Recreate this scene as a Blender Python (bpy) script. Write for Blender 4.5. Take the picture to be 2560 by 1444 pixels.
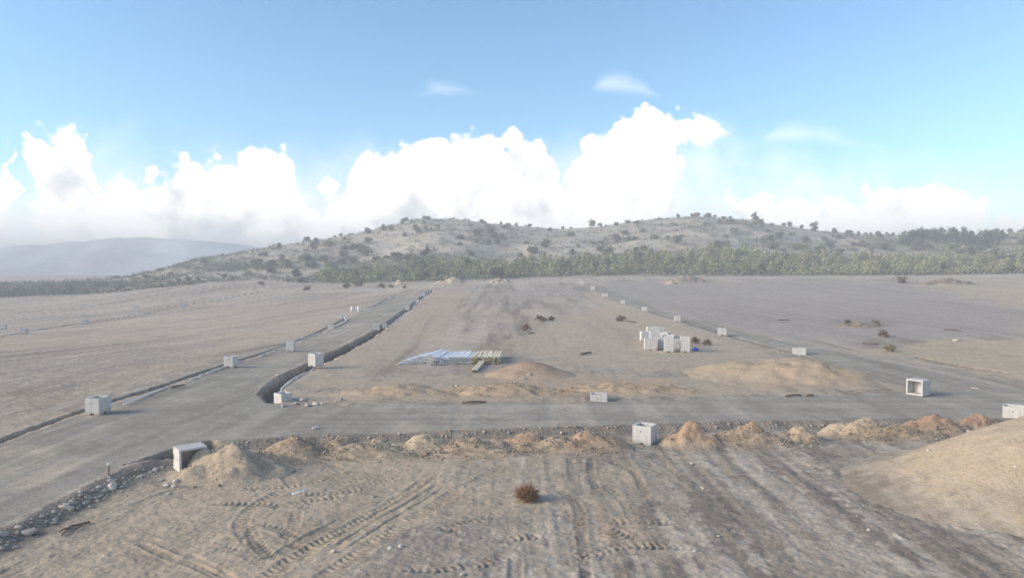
import bpy, bmesh, math, random
import numpy as np
from mathutils import Vector, Matrix, Euler

for o in list(bpy.data.objects):
    bpy.data.objects.remove(o)
scene = bpy.context.scene
COL = scene.collection
R = math.radians
rng = np.random.default_rng(11)
random.seed(11)

# ------------------------------------------------------------------ camera
CAM_H = 12.0                       # drone height above the lot (m)
F_PX, CX, CY, HORIZON = 1730.0, 1280.0, 722.0, 665.0
PITCH = math.atan((CY - HORIZON) / F_PX)
cam_d = bpy.data.cameras.new('camera')
cam = bpy.data.objects.new('camera', cam_d)
COL.objects.link(cam)
cam.location = (0, 0, CAM_H)
cam.rotation_euler = (math.pi / 2 - PITCH, 0, 0)
cam_d.sensor_width = 36.0
cam_d.lens = 36.0 * F_PX / 2560.0
cam_d.clip_start = 0.5
cam_d.clip_end = 30000
scene.camera = cam

# ------------------------------------------------------------------ light and exposure
SUN_EL, SUN_AZ = R(21), R(-103)      # azimuth measured from +Y towards +X
SUN_STRENGTH, SUN_ANGLE = 1.6, R(30)
SKY_STRENGTH = 0.064
CLOUD_LIGHT = 0.33
scene.view_settings.view_transform = 'Standard'
scene.view_settings.look = 'None'
scene.view_settings.gamma = 1
scene.view_settings.use_curve_mapping = False
scene.view_settings.exposure = 1.92
scene.cycles.use_denoising = True
scene.cycles.max_bounces = 6
scene.cycles.diffuse_bounces = 3
scene.cycles.volume_bounces = 0
scene.cycles.volume_step_rate = 4

sd_ = bpy.data.lights.new('sun', 'SUN')
sun = bpy.data.objects.new('sun', sd_)
COL.objects.link(sun)
sd_.energy = SUN_STRENGTH
sd_.angle = SUN_ANGLE
sd_.color = (1.0, 0.83, 0.64)
sv = Vector((math.sin(SUN_AZ) * math.cos(SUN_EL), math.cos(SUN_AZ) * math.cos(SUN_EL), math.sin(SUN_EL)))
sun.rotation_euler = (-sv).to_track_quat('-Z', 'Y').to_euler()
sun.location = sv * 200


class NT:
    """small helper to write node trees"""
    def __init__(self, tree):
        self.t = tree
        self.t.nodes.clear()

    def n(self, kind, **kw):
        nd = self.t.nodes.new(kind)
        ins = kw.pop('ins', {})
        for k, v in kw.items():
            setattr(nd, k, v)
        for k, v in ins.items():
            if isinstance(v, bpy.types.NodeSocket):
                self.t.links.new(v, nd.inputs[k])
            else:
                nd.inputs[k].default_value = v
        return nd

    def math(self, op, a, b=None, c=None, clamp=False):
        ins = {0: a}
        if b is not None: ins[1] = b
        if c is not None: ins[2] = c
        return self.n('ShaderNodeMath', operation=op, use_clamp=clamp, ins=ins).outputs[0]

    def mix(self, fac, a, b, blend='MIX'):
        nd = self.n('ShaderNodeMix', data_type='RGBA', blend_type=blend)
        for s, v in (('Factor', fac),):
            if isinstance(v, bpy.types.NodeSocket): self.t.links.new(v, nd.inputs[0])
            else: nd.inputs[0].default_value = v
        for i, v in ((6, a), (7, b)):
            if isinstance(v, bpy.types.NodeSocket): self.t.links.new(v, nd.inputs[i])
            else: nd.inputs[i].default_value = (*v, 1) if len(v) == 3 else v
        return nd.outputs[2]

    def smooth(self, x, lo, hi):
        nd = self.n('ShaderNodeMapRange', interpolation_type='SMOOTHSTEP', ins={0: x, 1: lo, 2: hi, 3: 0.0, 4: 1.0})
        return nd.outputs[0]


# direction helpers: photograph pixel -> direction from the drone
def pix_dir(px, py):
    u, v = (px - CX) / F_PX, (CY - py) / F_PX
    return np.array([u, math.cos(PITCH) + v * math.sin(PITCH), -math.sin(PITCH) + v * math.cos(PITCH)])


def pix_ang(px, py):
    d = pix_dir(px, py)
    return math.atan2(d[0], d[1]), math.atan2(d[2], math.hypot(d[0], d[1]))


# ------------------------------------------------------------------ sky with cumulus
world = bpy.data.worlds.new('World')
scene.world = world
world.use_nodes = True
w = NT(world.node_tree)
sky = w.n('ShaderNodeTexSky', sky_type='NISHITA')
sky.sun_disc = False
sky.sun_elevation = SUN_EL
sky.sun_rotation = SUN_AZ
sky.altitude = 300
sky.air_density = 1.0
sky.dust_density = 0.3
sky.ozone_density = 3.0
geo = w.n('ShaderNodeNewGeometry')
neg = w.n('ShaderNodeVectorMath', operation='SCALE', ins={0: geo.outputs['Incoming'], 3: -1.0})
sep = w.n('ShaderNodeSeparateXYZ', ins={0: neg.outputs[0]})
az = w.math('ARCTAN2', sep.outputs[0], sep.outputs[1])
el = w.math('ARCSINE', sep.outputs[2])
# billowy noise
nz1 = w.n('ShaderNodeTexNoise', noise_dimensions='3D', ins={'Vector': neg.outputs[0], 'Scale': 11.0, 'Detail': 6.0, 'Roughness': 0.6})
vo1 = w.n('ShaderNodeTexVoronoi', feature='F1', ins={'Vector': neg.outputs[0], 'Scale': 30.0})
vo2 = w.n('ShaderNodeTexVoronoi', feature='F1', ins={'Vector': neg.outputs[0], 'Scale': 72.0})
nzf = w.math('SUBTRACT', nz1.outputs['Fac'], 0.5)
billow = w.math('ADD', w.math('MULTIPLY', w.math('SUBTRACT', 0.45, vo1.outputs['Distance']), 0.030),
                w.math('MULTIPLY', w.math('SUBTRACT', 0.45, vo2.outputs['Distance']), 0.016))
rag = w.math('ADD', billow, w.math('MULTIPLY', nzf, 0.055))
AZ0, AZ1, EL0, EL1 = -0.74, 0.74, -0.10, 0.40
u01 = w.math('ADD', w.math('DIVIDE', az, AZ1 - AZ0), -AZ0 / (AZ1 - AZ0))
ncs = w.n('ShaderNodeSeparateColor', ins={0: nz1.outputs['Color']})
u01 = w.math('ADD', u01, w.math('MULTIPLY', w.math('SUBTRACT', ncs.outputs[1], 0.5), 0.075))
u01 = w.math('ADD', u01, w.math('MULTIPLY', w.math('SUBTRACT', 0.45, vo1.outputs['Distance']), 0.014))


def profile(pts):
    """height of a cloud edge as a function of bearing (a curve), in radians of elevation"""
    nd = w.n('ShaderNodeFloatCurve', ins={0: 1.0, 1: u01})
    c = nd.mapping.curves[0]
    q = sorted(((pix_ang(px, py)[0] - AZ0) / (AZ1 - AZ0), (pix_ang(px, py)[1] - EL0) / (EL1 - EL0)) for px, py in pts)
    q = [(min(max(x, 0), 1), min(max(y, 0), 1)) for x, y in q]
    c.points[0].location = q[0]; c.points[1].location = q[-1]
    for p in q[1:-1]: c.points.new(*p)
    for p in c.points: p.handle_type = 'VECTOR'
    nd.mapping.update()
    return w.math('ADD', w.math('MULTIPLY', nd.outputs[0], EL1 - EL0), EL0)


LO = 800
TOP_A = [(-240, 430), (0, 436), (20, 420), (34, 330), (52, 318), (90, 308), (110, 325), (150, 312), (200, 316), (212, 440), (230, 450), (280, 432), (312, 424), (340, 448), (380, 432),
         (420, 412), (460, 388), (490, 394), (545, 380), (575, 392), (587, 352), (625, 346), (650, 360), (675, 376), (735, 364), (748, 400), (766, 480), (790, 540),
         (800, 490), (812, 445), (845, 425), (868, 398), (910, 374), (950, 380), (1000, 362), (1060, 335), (1140, 322), (1200, 330), (1300, 320), (1330, 338),
         (1366, 395), (1384, 480), (1398, 462), (1420, 410), (1462, 352), (1480, 322), (1540, 296), (1560, 276), (1625, 262), (1660, 284), (1695, 290),
         (1722, 274), (1752, 290), (1790, 308), (1812, 325), (1838, 440), (1856, 486), (1880, 474), (1905, 484), (1950, 478), (2000, 490), (2028, 535), (2060, 492),
         (2090, 484), (2170, 480), (2200, 465), (2250, 444), (2310, 450), (2350, 466), (2420, 460), (2448, 490), (2465, 560), (2520, 548), (2620, 520), (2800, 470)]
BOT_A = [(-240, LO), (0, LO), (26, LO), (34, 352), (60, 362), (88, 400), (108, LO), (1690, LO), (1704, 372), (1760, 356), (1815, 338), (1838, 420), (1850, LO), (2800, LO)]
TOP_B = [(-240, 400), (0, 410), (120, 330), (240, 345), (290, 360), (340, 355), (420, 400), (560, 370), (740, 360), (800, 350), (900, 346), (930, 380),
         (1360, 340), (1440, 330), (1820, 320), (1850, 345), (2040, 365), (2060, 400), (2180, 385), (2400, 395), (2520, 420), (2560, 430), (2800, 420)]
TOP_C = [(-240, 420), (900, 420), (1040, 244), (1085, 219), (1110, 215), (1140, 220), (1180, 244), (1300, 330), (1440, 250), (1490, 206), (1545, 192), (1580, 204), (1630, 240),
         (1740, 400), (1850, 392), (1915, 326), (1950, 314), (2020, 312), (2080, 318), (2140, 334), (2210, 380), (2400, 440), (2800, 440)]
BOT_C = [(-240, 300), (900, 227), (1200, 227), (1300, 225), (1450, 221), (1650, 221), (1740, 300), (1880, 350), (2160, 358), (2300, 370), (2800, 380)]
top_a, bot_a, top_b, top_c, bot_c = [profile(p_) for p_ in (TOP_A, BOT_A, TOP_B, TOP_C, BOT_C)]
# cloud bank goes on outside the view, raised there to whiten the ambient light
aside = w.smooth(w.math('ABSOLUTE', az), 0.66, 0.74)
ring = w.n('ShaderNodeTexNoise', noise_dimensions='3D', ins={'Vector': neg.outputs[0], 'Scale': 3.2, 'Detail': 3.0, 'Roughness': 0.55})
bank = w.math('SUBTRACT', w.math('MULTIPLY', ring.outputs['Fac'], 1.1), 0.24)
top_a = w.math('ADD', w.math('MULTIPLY', top_a, w.math('SUBTRACT', 1.0, aside)), w.math('MULTIPLY', bank, aside))
depth_a = w.math('SUBTRACT', w.math('ADD', top_a, rag), el)                       # how far below the cloud top
a_crisp = w.smooth(depth_a, 0.0, 0.011)
over = w.math('SUBTRACT', w.math('ADD', el, w.math('MULTIPLY', rag, 0.8)), bot_a)
a_crisp = w.math('MULTIPLY', a_crisp, w.smooth(over, -0.008, 0.014))
b_in = w.math('SUBTRACT', w.math('ADD', top_b, w.math('MULTIPLY', nzf, 0.13)), el)
a_soft = w.math('MULTIPLY', w.smooth(b_in, -0.02, 0.13), 0.95)
c_in = w.math('MINIMUM', w.math('SUBTRACT', w.math('ADD', top_c, w.math('MULTIPLY', nzf, 0.03)), el), w.math('SUBTRACT', el, w.math('SUBTRACT', bot_c, w.math('MULTIPLY', nzf, 0.03))))
a_soft = w.math('MAXIMUM', a_soft, w.math('MULTIPLY', w.smooth(c_in, -0.012, 0.020), 0.45))
# white sunlit tops, lavender-grey shaded parts further down
lit = w.math('SUBTRACT', w.math('ADD', 1.42, w.math('MULTIPLY', nzf, 5.0)), w.math('MULTIPLY', depth_a, 4.2))
lit = w.math('ADD', lit, w.math('MULTIPLY', billow, 22.0))
lit = w.smooth(lit, 0.05, 1.15)
c_col = w.mix(lit, (0.75, 0.775, 0.815), (1.26, 1.235, 1.19))
s_col = w.mix(w.smooth(w.math('ADD', nz1.outputs['Fac'], w.math('MULTIPLY', b_in, -1.0)), 0.2, 0.65), (0.76, 0.81, 0.87), (0.97, 0.97, 0.965))
cl = w.n('ShaderNodeVectorMath', operation='SCALE', ins={0: c_col, 3: CLOUD_LIGHT}).outputs[0]
scl = w.n('ShaderNodeVectorMath', operation='SCALE', ins={0: s_col, 3: CLOUD_LIGHT * 1.3}).outputs[0]
skyc = w.n('ShaderNodeVectorMath', operation='MULTIPLY', ins={0: sky.outputs[0], 1: (0.90 * SKY_STRENGTH, 1.01 * SKY_STRENGTH, 1.0 * SKY_STRENGTH)}).outputs[0]
m1 = w.mix(a_soft, skyc, scl)
m2 = w.mix(a_crisp, m1, cl)
bg = w.n('ShaderNodeBackground', ins={'Color': m2, 'Strength': 1.0})
wo = w.n('ShaderNodeOutputWorld', ins={0: bg.outputs[0]})
world.cycles.sampling_method = 'MANUAL'
world.cycles.sample_map_resolution = 256

# ------------------------------------------------------------------ numpy noise
def _hash(ix, iy, seed):
    h = (ix.astype(np.int64) * 374761393 + iy.astype(np.int64) * 668265263 + seed * 1274126177) & 0xFFFFFFFF
    h = ((h ^ (h >> 13)) * 1274126177) & 0xFFFFFFFF
    h = h ^ (h >> 16)
    return (h & 0xFFFF).astype(np.float64) / 32767.5 - 1.0


def vnoise(x, y, seed=0):
    x = np.asarray(x, float); y = np.asarray(y, float)
    ix, iy = np.floor(x), np.floor(y)
    fx, fy = x - ix, y - iy
    ux, uy = fx * fx * (3 - 2 * fx), fy * fy * (3 - 2 * fy)
    a, b = _hash(ix, iy, seed), _hash(ix + 1, iy, seed)
    c, d = _hash(ix, iy + 1, seed), _hash(ix + 1, iy + 1, seed)
    return (a * (1 - ux) + b * ux) * (1 - uy) + (c * (1 - ux) + d * ux) * uy


def fbm(x, y, octv=4, seed=0, rough=0.5):
    s, amp, tot, k = 0, 1.0, 0, 1.0
    for i in range(octv):
        s = s + amp * vnoise(x * k + 17.3 * i, y * k - 9.1 * i, seed + i * 7)
        tot += amp; amp *= rough; k *= 2.03
    return s / tot


def sstep(x, lo, hi):
    t = np.clip((x - lo) / (hi - lo), 0, 1)
    return t * t * (3 - 2 * t)


# ------------------------------------------------------------------ lie of the land
def pt_at(px, py, D):
    d = pix_dir(px, py)
    return np.array([0, 0, CAM_H]) + d * (D / d[1])


ctrl = []
for D in (-30, 8, 22, 40, 60, 80):
    for u in ((-1.0, -0.5, 0, 0.5, 1.0) if D > 0 else (-1.0, 1.0)):
        ctrl.append((u * D, D, 0.0))
for px, py, D in [(60, 834, 172), (213, 808, 214), (457, 765, 285), (547, 751, 300), (0, 745, 380), (200, 738, 385), (400, 715, 405),
                  (640, 697, 420), (800, 712, 385), (1085, 722, 300), (727, 868, 108), (850, 797, 165), (1020, 772, 195),
                  (0, 900, 94), (1805, 838, 121), (1693, 803, 150), (1610, 777, 183), (1557, 759, 215), (1512, 741, 255),
                  (1456, 710, 330), (1500, 690, 385), (2000, 690, 385), (2300, 688, 385), (2560, 684, 380), (2560, 760, 190),
                  (2560, 860, 106), (2000, 745, 235), (2900, 684, 380), (-400, 770, 360), (-400, 850, 160), (1100, 704, 375), (1300, 735, 265)]:
    ctrl.append(tuple(pt_at(px, py, D)))
ctrl = np.array(ctrl)
SC = 100.0


def _tps(r2):
    return np.where(r2 > 1e-12, r2 * np.log(np.maximum(r2, 1e-12)) * 0.5, 0.0)


_p = ctrl[:, :2] / SC
_n = len(_p)
_K = _tps(((_p[:, None] - _p[None]) ** 2).sum(-1)) + np.eye(_n) * 0.03
_A = np.zeros((_n + 3, _n + 3))
_A[:_n, :_n] = _K
_A[:_n, _n] = 1; _A[:_n, _n + 1:] = _p
_A[_n, :_n] = 1; _A[_n + 1:, :_n] = _p.T
_w = np.linalg.solve(_A, np.concatenate([ctrl[:, 2], np.zeros(3)]))


def base_z(X, Y):
    X = np.asarray(X, float) / SC; Y = np.asarray(Y, float) / SC
    z = _w[_n] + _w[_n + 1] * X + _w[_n + 2] * Y
    for i in range(_n):
        z = z + _w[i] * _tps((X - _p[i, 0]) ** 2 + (Y - _p[i, 1]) ** 2)
    return z


_Ys = np.concatenate([np.linspace(15, 120, 500), np.linspace(120.5, 460, 500)])


def ground_at(px, py):
    """world XY where the line of sight through a pixel meets the land"""
    d = pix_dir(px, py)
    X = d[0] / d[1] * _Ys
    Zr = CAM_H + d[2] / d[1] * _Ys
    diff = Zr - base_z(X, _Ys)
    k = np.argmax(diff < 0)
    if diff[k] >= 0:
        k = len(_Ys) - 1
        return np.array([X[k], _Ys[k]])
    if k == 0: k = 1
    t = diff[k - 1] / (diff[k - 1] - diff[k])
    Y = _Ys[k - 1] + t * (_Ys[k] - _Ys[k - 1])
    return np.array([d[0] / d[1] * Y, Y])


def world_line(pts):
    return np.array([ground_at(*p) for p in pts])


def seg_dist(X, Y, line):
    """distance to a polyline and arc length along it"""
    best = np.full(X.shape, 1e9); arc = np.zeros(X.shape); side = np.zeros(X.shape)
    L = 0.0
    for (ax, ay), (bx, by) in zip(line[:-1], line[1:]):
        dx, dy = bx - ax, by - ay
        l = math.hypot(dx, dy) + 1e-9
        t = np.clip(((X - ax) * dx + (Y - ay) * dy) / (l * l), 0, 1)
        ex, ey = X - ax - t * dx, Y - ay - t * dy
        d = np.sqrt(ex * ex + ey * ey)
        m = d < best
        best = np.where(m, d, best)
        arc = np.where(m, L + t * l, arc)
        side = np.where(m, (dx * ey - dy * ex) / l, side)
        L += l
    return best, arc, side


def poly_sd(X, Y, poly):
    """signed distance to a polygon, negative inside"""
    ring_ = np.vstack([poly, poly[:1]])
    d, _, _ = seg_dist(X, Y, ring_)
    ins = np.zeros(X.shape, bool)
    for (ax, ay), (bx, by) in zip(ring_[:-1], ring_[1:]):
        c = (ay > Y) != (by > Y)
        with np.errstate(divide='ignore', invalid='ignore'):
            xi = (bx - ax) * (Y - ay) / (by - ay + 1e-12) + ax
        ins ^= c & (X < xi)
    return np.where(ins, -d, d)


def resample(line, step):
    out = [line[0]]
    for a, b in zip(line[:-1], line[1:]):
        n = max(1, int(np.hypot(*(b - a)) / step))
        for k in range(1, n + 1):
            out.append(a + (b - a) * k / n)
    return np.array(out)


def smooth_line(line, it=2):
    for _ in range(it):                     # Chaikin corner cutting
        q = [line[0]]
        for a, b in zip(line[:-1], line[1:]):
            q += [a * .75 + b * .25, a * .25 + b * .75]
        q.append(line[-1])
        line = np.array(q)
    return line


NEAR_EDGE = [(2900, 1045), (2560, 1046), (2200, 1045), (1900, 1049), (1600, 1058), (1200, 1071), (900, 1084), (700, 1092), (520, 1102),
             (440, 1118), (300, 1172), (150, 1245), (0, 1322), (-200, 1425), (-420, 1540)]
ROAD_PIX = [(-420, 1250), (-200, 1182), (0, 1112), (220, 1031), (330, 999), (440, 966), (575, 915), (727, 868), (840, 816), (872, 798),
            (905, 778), (980, 744), (1015, 722), (1082, 722), (1052, 740), (1014, 768), (945, 815), (850, 865), (780, 896), (720, 926),
            (660, 955), (648, 980), (672, 1000), (800, 1011), (1000, 1009), (1300, 1004), (1480, 1001), (1700, 996), (2000, 991),
            (2150, 982), (2215, 966), (2150, 936), (2000, 887), (1900, 861), (1805, 838), (1700, 803), (1612, 778), (1555, 757),
            (1510, 737), (1462, 708), (1498, 708), (1560, 737), (1650, 768), (1760, 801), (1900, 836), (2060, 871), (2250, 906),
            (2400, 941), (2560, 976), (2900, 1000)]
ROAD = world_line(ROAD_PIX + NEAR_EDGE)
LOT = np.vstack([world_line(NEAR_EDGE), [[-24, -40], [120, -40], [120, 52]]])
TRENCH_MAIN = smooth_line(world_line([(690, 1000), (672, 978), (700, 950), (768, 918), (850, 880), (955, 820), (1020, 772), (1056, 740), (1082, 723)]))
TRENCH_LEFT = smooth_line(world_line([(-420, 1235), (-200, 1168), (0, 1104), (218, 1020), (330, 986), (440, 954), (575, 908), (727, 860), (838, 810), (866, 795)]))
TRENCH_LEFT_FAR = smooth_line(world_line([(920, 770), (940, 763), (975, 744)]))
TRENCH_NEAR = smooth_line(world_line([(292, 1164), (380, 1143), (450, 1123), (520, 1106)]))
TRENCH_RIGHT = smooth_line(world_line([(2205, 955), (2150, 932), (2000, 884), (1900, 858), (1805, 834), (1700, 800), (1612, 775)]))
TRENCH_FIELD = smooth_line(world_line([(-60, 850), (60, 830), (213, 805), (370, 782), (457, 762), (547, 748), (650, 729)]))
TRENCH_RIGHT_FIELD = smooth_line(world_line([(2300, 893), (2400, 915), (2520, 933)]))
# name: line, half width, depth
TRENCHES = [(TRENCH_MAIN, 1.15, 1.0), (TRENCH_LEFT, 0.42, 0.5), (TRENCH_LEFT_FAR, 0.5, 0.5), (TRENCH_NEAR, 0.85, 0.75),
            (TRENCH_RIGHT, 0.40, 0.16), (TRENCH_FIELD, 0.7, 0.5), (TRENCH_RIGHT_FIELD, 0.6, 0.2)]


def trench_w(line_i, arc, hw):
    """half width varies along the ditch; the near one tapers at its tip"""
    v = hw * (1 + 0.22 * vnoise(arc * 0.45, arc * 0 + line_i, 5) + 0.12 * vnoise(arc * 2.1, arc * 0 + line_i, 6))
    if line_i == 3:
        v = v * sstep(arc, 0, 4.5)
    return v


def land_z(X, Y, parts=False):
    """ground surface without wheel marks"""
    X = np.asarray(X, float); Y = np.asarray(Y, float)
    z = base_z(X, Y)
    lot = poly_sd(X, Y, LOT)
    wob = 0.35 * vnoise(X * 0.9, Y * 0.9, 31)
    z = z - 0.36 * sstep(-lot + wob, 0.1, 1.5)
    z = z + 0.10 * fbm(X * 0.12, Y * 0.12, 3, 3) + 0.0
    damp_shade = np.zeros(X.shape)
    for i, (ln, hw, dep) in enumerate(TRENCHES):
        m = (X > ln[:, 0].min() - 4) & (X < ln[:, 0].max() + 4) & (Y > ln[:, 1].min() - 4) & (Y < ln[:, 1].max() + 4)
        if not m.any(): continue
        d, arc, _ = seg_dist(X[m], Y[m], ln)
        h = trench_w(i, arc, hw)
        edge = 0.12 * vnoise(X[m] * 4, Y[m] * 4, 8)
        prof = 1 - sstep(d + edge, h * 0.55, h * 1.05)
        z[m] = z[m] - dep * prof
        damp_shade[m] = np.maximum(damp_shade[m], prof)
    if parts:
        return z, lot, damp_shade
    return z


def gz(X, Y):
    return float(land_z(np.array([X]), np.array([Y]))[0])


# ------------------------------------------------------------------ wheel marks (tread imprints)
#  pixel polyline, half width (m), depth, kind: tread / rut
TRACKS = [
    ([(512, 1240), (560, 1243), (640, 1243), (700, 1248), (790, 1252)], 0.30, 'tread'),
    ([(720, 1205), (690, 1220), (640, 1245), (605, 1275), (600, 1300), (620, 1330), (650, 1360), (680, 1382)], 0.36, 'tread'),
    ([(640, 1285), (628, 1315), (650, 1350), (690, 1380)], 0.30, 'tread'),
    ([(745, 1255), (738, 1285), (728, 1310), (700, 1330)], 0.30, 'tread'),
    ([(638, 1290), (690, 1300), (725, 1318), (745, 1330)], 0.30, 'tread'),
    ([(512, 1335), (560, 1348), (620, 1365), (665, 1392)], 0.30, 'tread'),
    ([(1090, 1165), (1040, 1205), (960, 1255), (860, 1310), (760, 1360), (690, 1405), (640, 1450)], 0.42, 'tread'),
    ([(1150, 1205), (1100, 1240), (1020, 1290), (930, 1345), (840, 1400), (760, 1460)], 0.42, 'tread'),
    ([(1250, 1150), (1190, 1190), (1150, 1205)], 0.34, 'tread'),
    ([(590, 1205), (680, 1205), (760, 1196), (840, 1172), (900, 1160)], 0.30, 'tread'),
    ([(840, 1192), (900, 1182), (980, 1165), (1030, 1152)], 0.26, 'tread'),
    ([(860, 1202), (920, 1192), (990, 1178)], 0.26, 'tread'),
    ([(700, 1215), (800, 1222), (880, 1210), (930, 1205)], 0.34, 'tread'),
    ([(660, 1260), (760, 1235), (860, 1225)], 0.30, 'tread'),
    ([(1380, 1200), (1430, 1228), (1452, 1262), (1450, 1310)], 0.30, 'tread'),
    ([(1488, 1190), (1530, 1210), (1570, 1245), (1585, 1290)], 0.30, 'tread'),
    ([(1480, 1130), (1540, 1143), (1590, 1170), (1610, 1215)], 0.24, 'tread'),
    ([(1640, 1142), (1690, 1162), (1720, 1195)], 0.24, 'tread'),
    ([(1500, 1290), (1580, 1287), (1700, 1296)], 0.32, 'tread'),
    ([(1260, 1330), (1380, 1318), (1440, 1308)], 0.32, 'tread'),
    ([(1510, 1300), (1560, 1325), (1590, 1335)], 0.40, 'tread'),
    ([(1430, 1372), (1500, 1360), (1560, 1345), (1740, 1350)], 0.32, 'tread'),
    ([(1430, 1350), (1480, 1365), (1520, 1375)], 0.36, 'tread'),
    ([(1000, 1405), (1120, 1402), (1240, 1385), (1300, 1362)], 0.26, 'tread'),
    ([(1090, 1300), (1180, 1325), (1300, 1335)], 0.26, 'tread'),
    ([(1080, 1310), (1160, 1290), (1260, 1270)], 0.22, 'tread'),
    # smooth ruts
    ([(-40, 1440), (30, 1405), (80, 1380), (110, 1365)], 0.45, 'rut'),
    ([(340, 1330), (420, 1368), (500, 1395), (560, 1425)], 0.22, 'rut'),
    ([(360, 1322), (440, 1352), (520, 1388), (600, 1440)], 0.22, 'rut'),
    ([(290, 1262), (350, 1238), (440, 1205), (520, 1195)], 0.30, 'rut'),
    ([(1085, 1180), (1000, 1235), (900, 1290), (800, 1345)], 0.10, 'rut'),
    ([(1100, 1190), (1020, 1240), (930, 1290), (830, 1350)], 0.10, 'rut'),
    ([(1120, 1195), (1040, 1247), (950, 1300), (850, 1362)], 0.10, 'rut'),
    ([(880, 1268), (820, 1300), (740, 1340), (690, 1375)], 0.35, 'rut'),
    ([(700, 1330), (760, 1350), (790, 1360)], 0.25, 'rut'),
    ([(1290, 1365), (1287, 1450)], 0.30, 'rut'),
    ([(1475, 1130), (1480, 1180), (1495, 1215)], 0.25, 'rut'),
    ([(1425, 1130), (1432, 1190)], 0.25, 'rut'),
    ([(1450, 1310), (1460, 1345), (1470, 1450)], 0.25, 'rut'),
    ([(690, 1150), (720, 1180), (735, 1200)], 0.35, 'rut'),
    ([(815, 1135), (860, 1165)], 0.35, 'rut'),
]
TRACKS = [(smooth_line(world_line(p), 3), hw, k) for p, hw, k in TRACKS]


def tracks_z(X, Y):
    dz = np.zeros(X.shape); mark = np.zeros(X.shape)
    for i, (ln, hw, kind) in enumerate(TRACKS):
        m = (X > ln[:, 0].min() - 1.2) & (X < ln[:, 0].max() + 1.2) & (Y > ln[:, 1].min() - 1.2) & (Y < ln[:, 1].max() + 1.2)
        if not m.any(): continue
        x, y = X[m], Y[m]
        d, arc, side = seg_dist(x, y, ln)
        L = np.hypot(*(ln[1:] - ln[:-1]).T).sum()
        fade = sstep(arc, 0, 0.7) * (1 - sstep(arc, L - 0.7, L)) * np.clip(0.75 + 0.6 * fbm(x * 0.8, y * 0.8, 2, 40 + i), 0, 1)
        inside = 1 - sstep(d, hw * 0.85, hw * 1.1)
        lip = np.exp(-((d - hw * 1.2) / 0.10) ** 2)
        if kind == 'tread':
            ph = (arc + 0.45 * np.abs(side) + 0.05 * vnoise(x * 5, y * 5, 60)) / 0.34
            bar = np.clip(np.sin(ph * 2 * math.pi) * 1.8, -1, 1)
            h = inside * (-0.032 + 0.042 * bar * np.clip(0.9 + 0.9 * vnoise(x * 1.7, y * 1.7, 66), 0.1, 1.3)) + 0.020 * lip
            mk = inside * (0.45 - 0.35 * bar)
        else:
            h = -0.055 * inside + 0.022 * lip
            mk = inside * 0.45
        dz[m] += h * fade
        mark[m] = np.maximum(mark[m], mk * fade)
    return dz, mark


# ------------------------------------------------------------------ soils (base colours)
def c3(*v): return np.array(v)
SOIL = {'gray': c3(.340, .288, .230), 'tan': c3(.450, .366, .268), 'road': c3(.330, .300, .246), 'pale': c3(.505, .438, .352),
        'dark': c3(.190, .160, .130), 'rust': c3(.455, .305, .203), 'darkest': c3(.130, .112, .093), 'lilac': c3(.360, .318, .285),
        'beige': c3(.495, .403, .278)}
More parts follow.
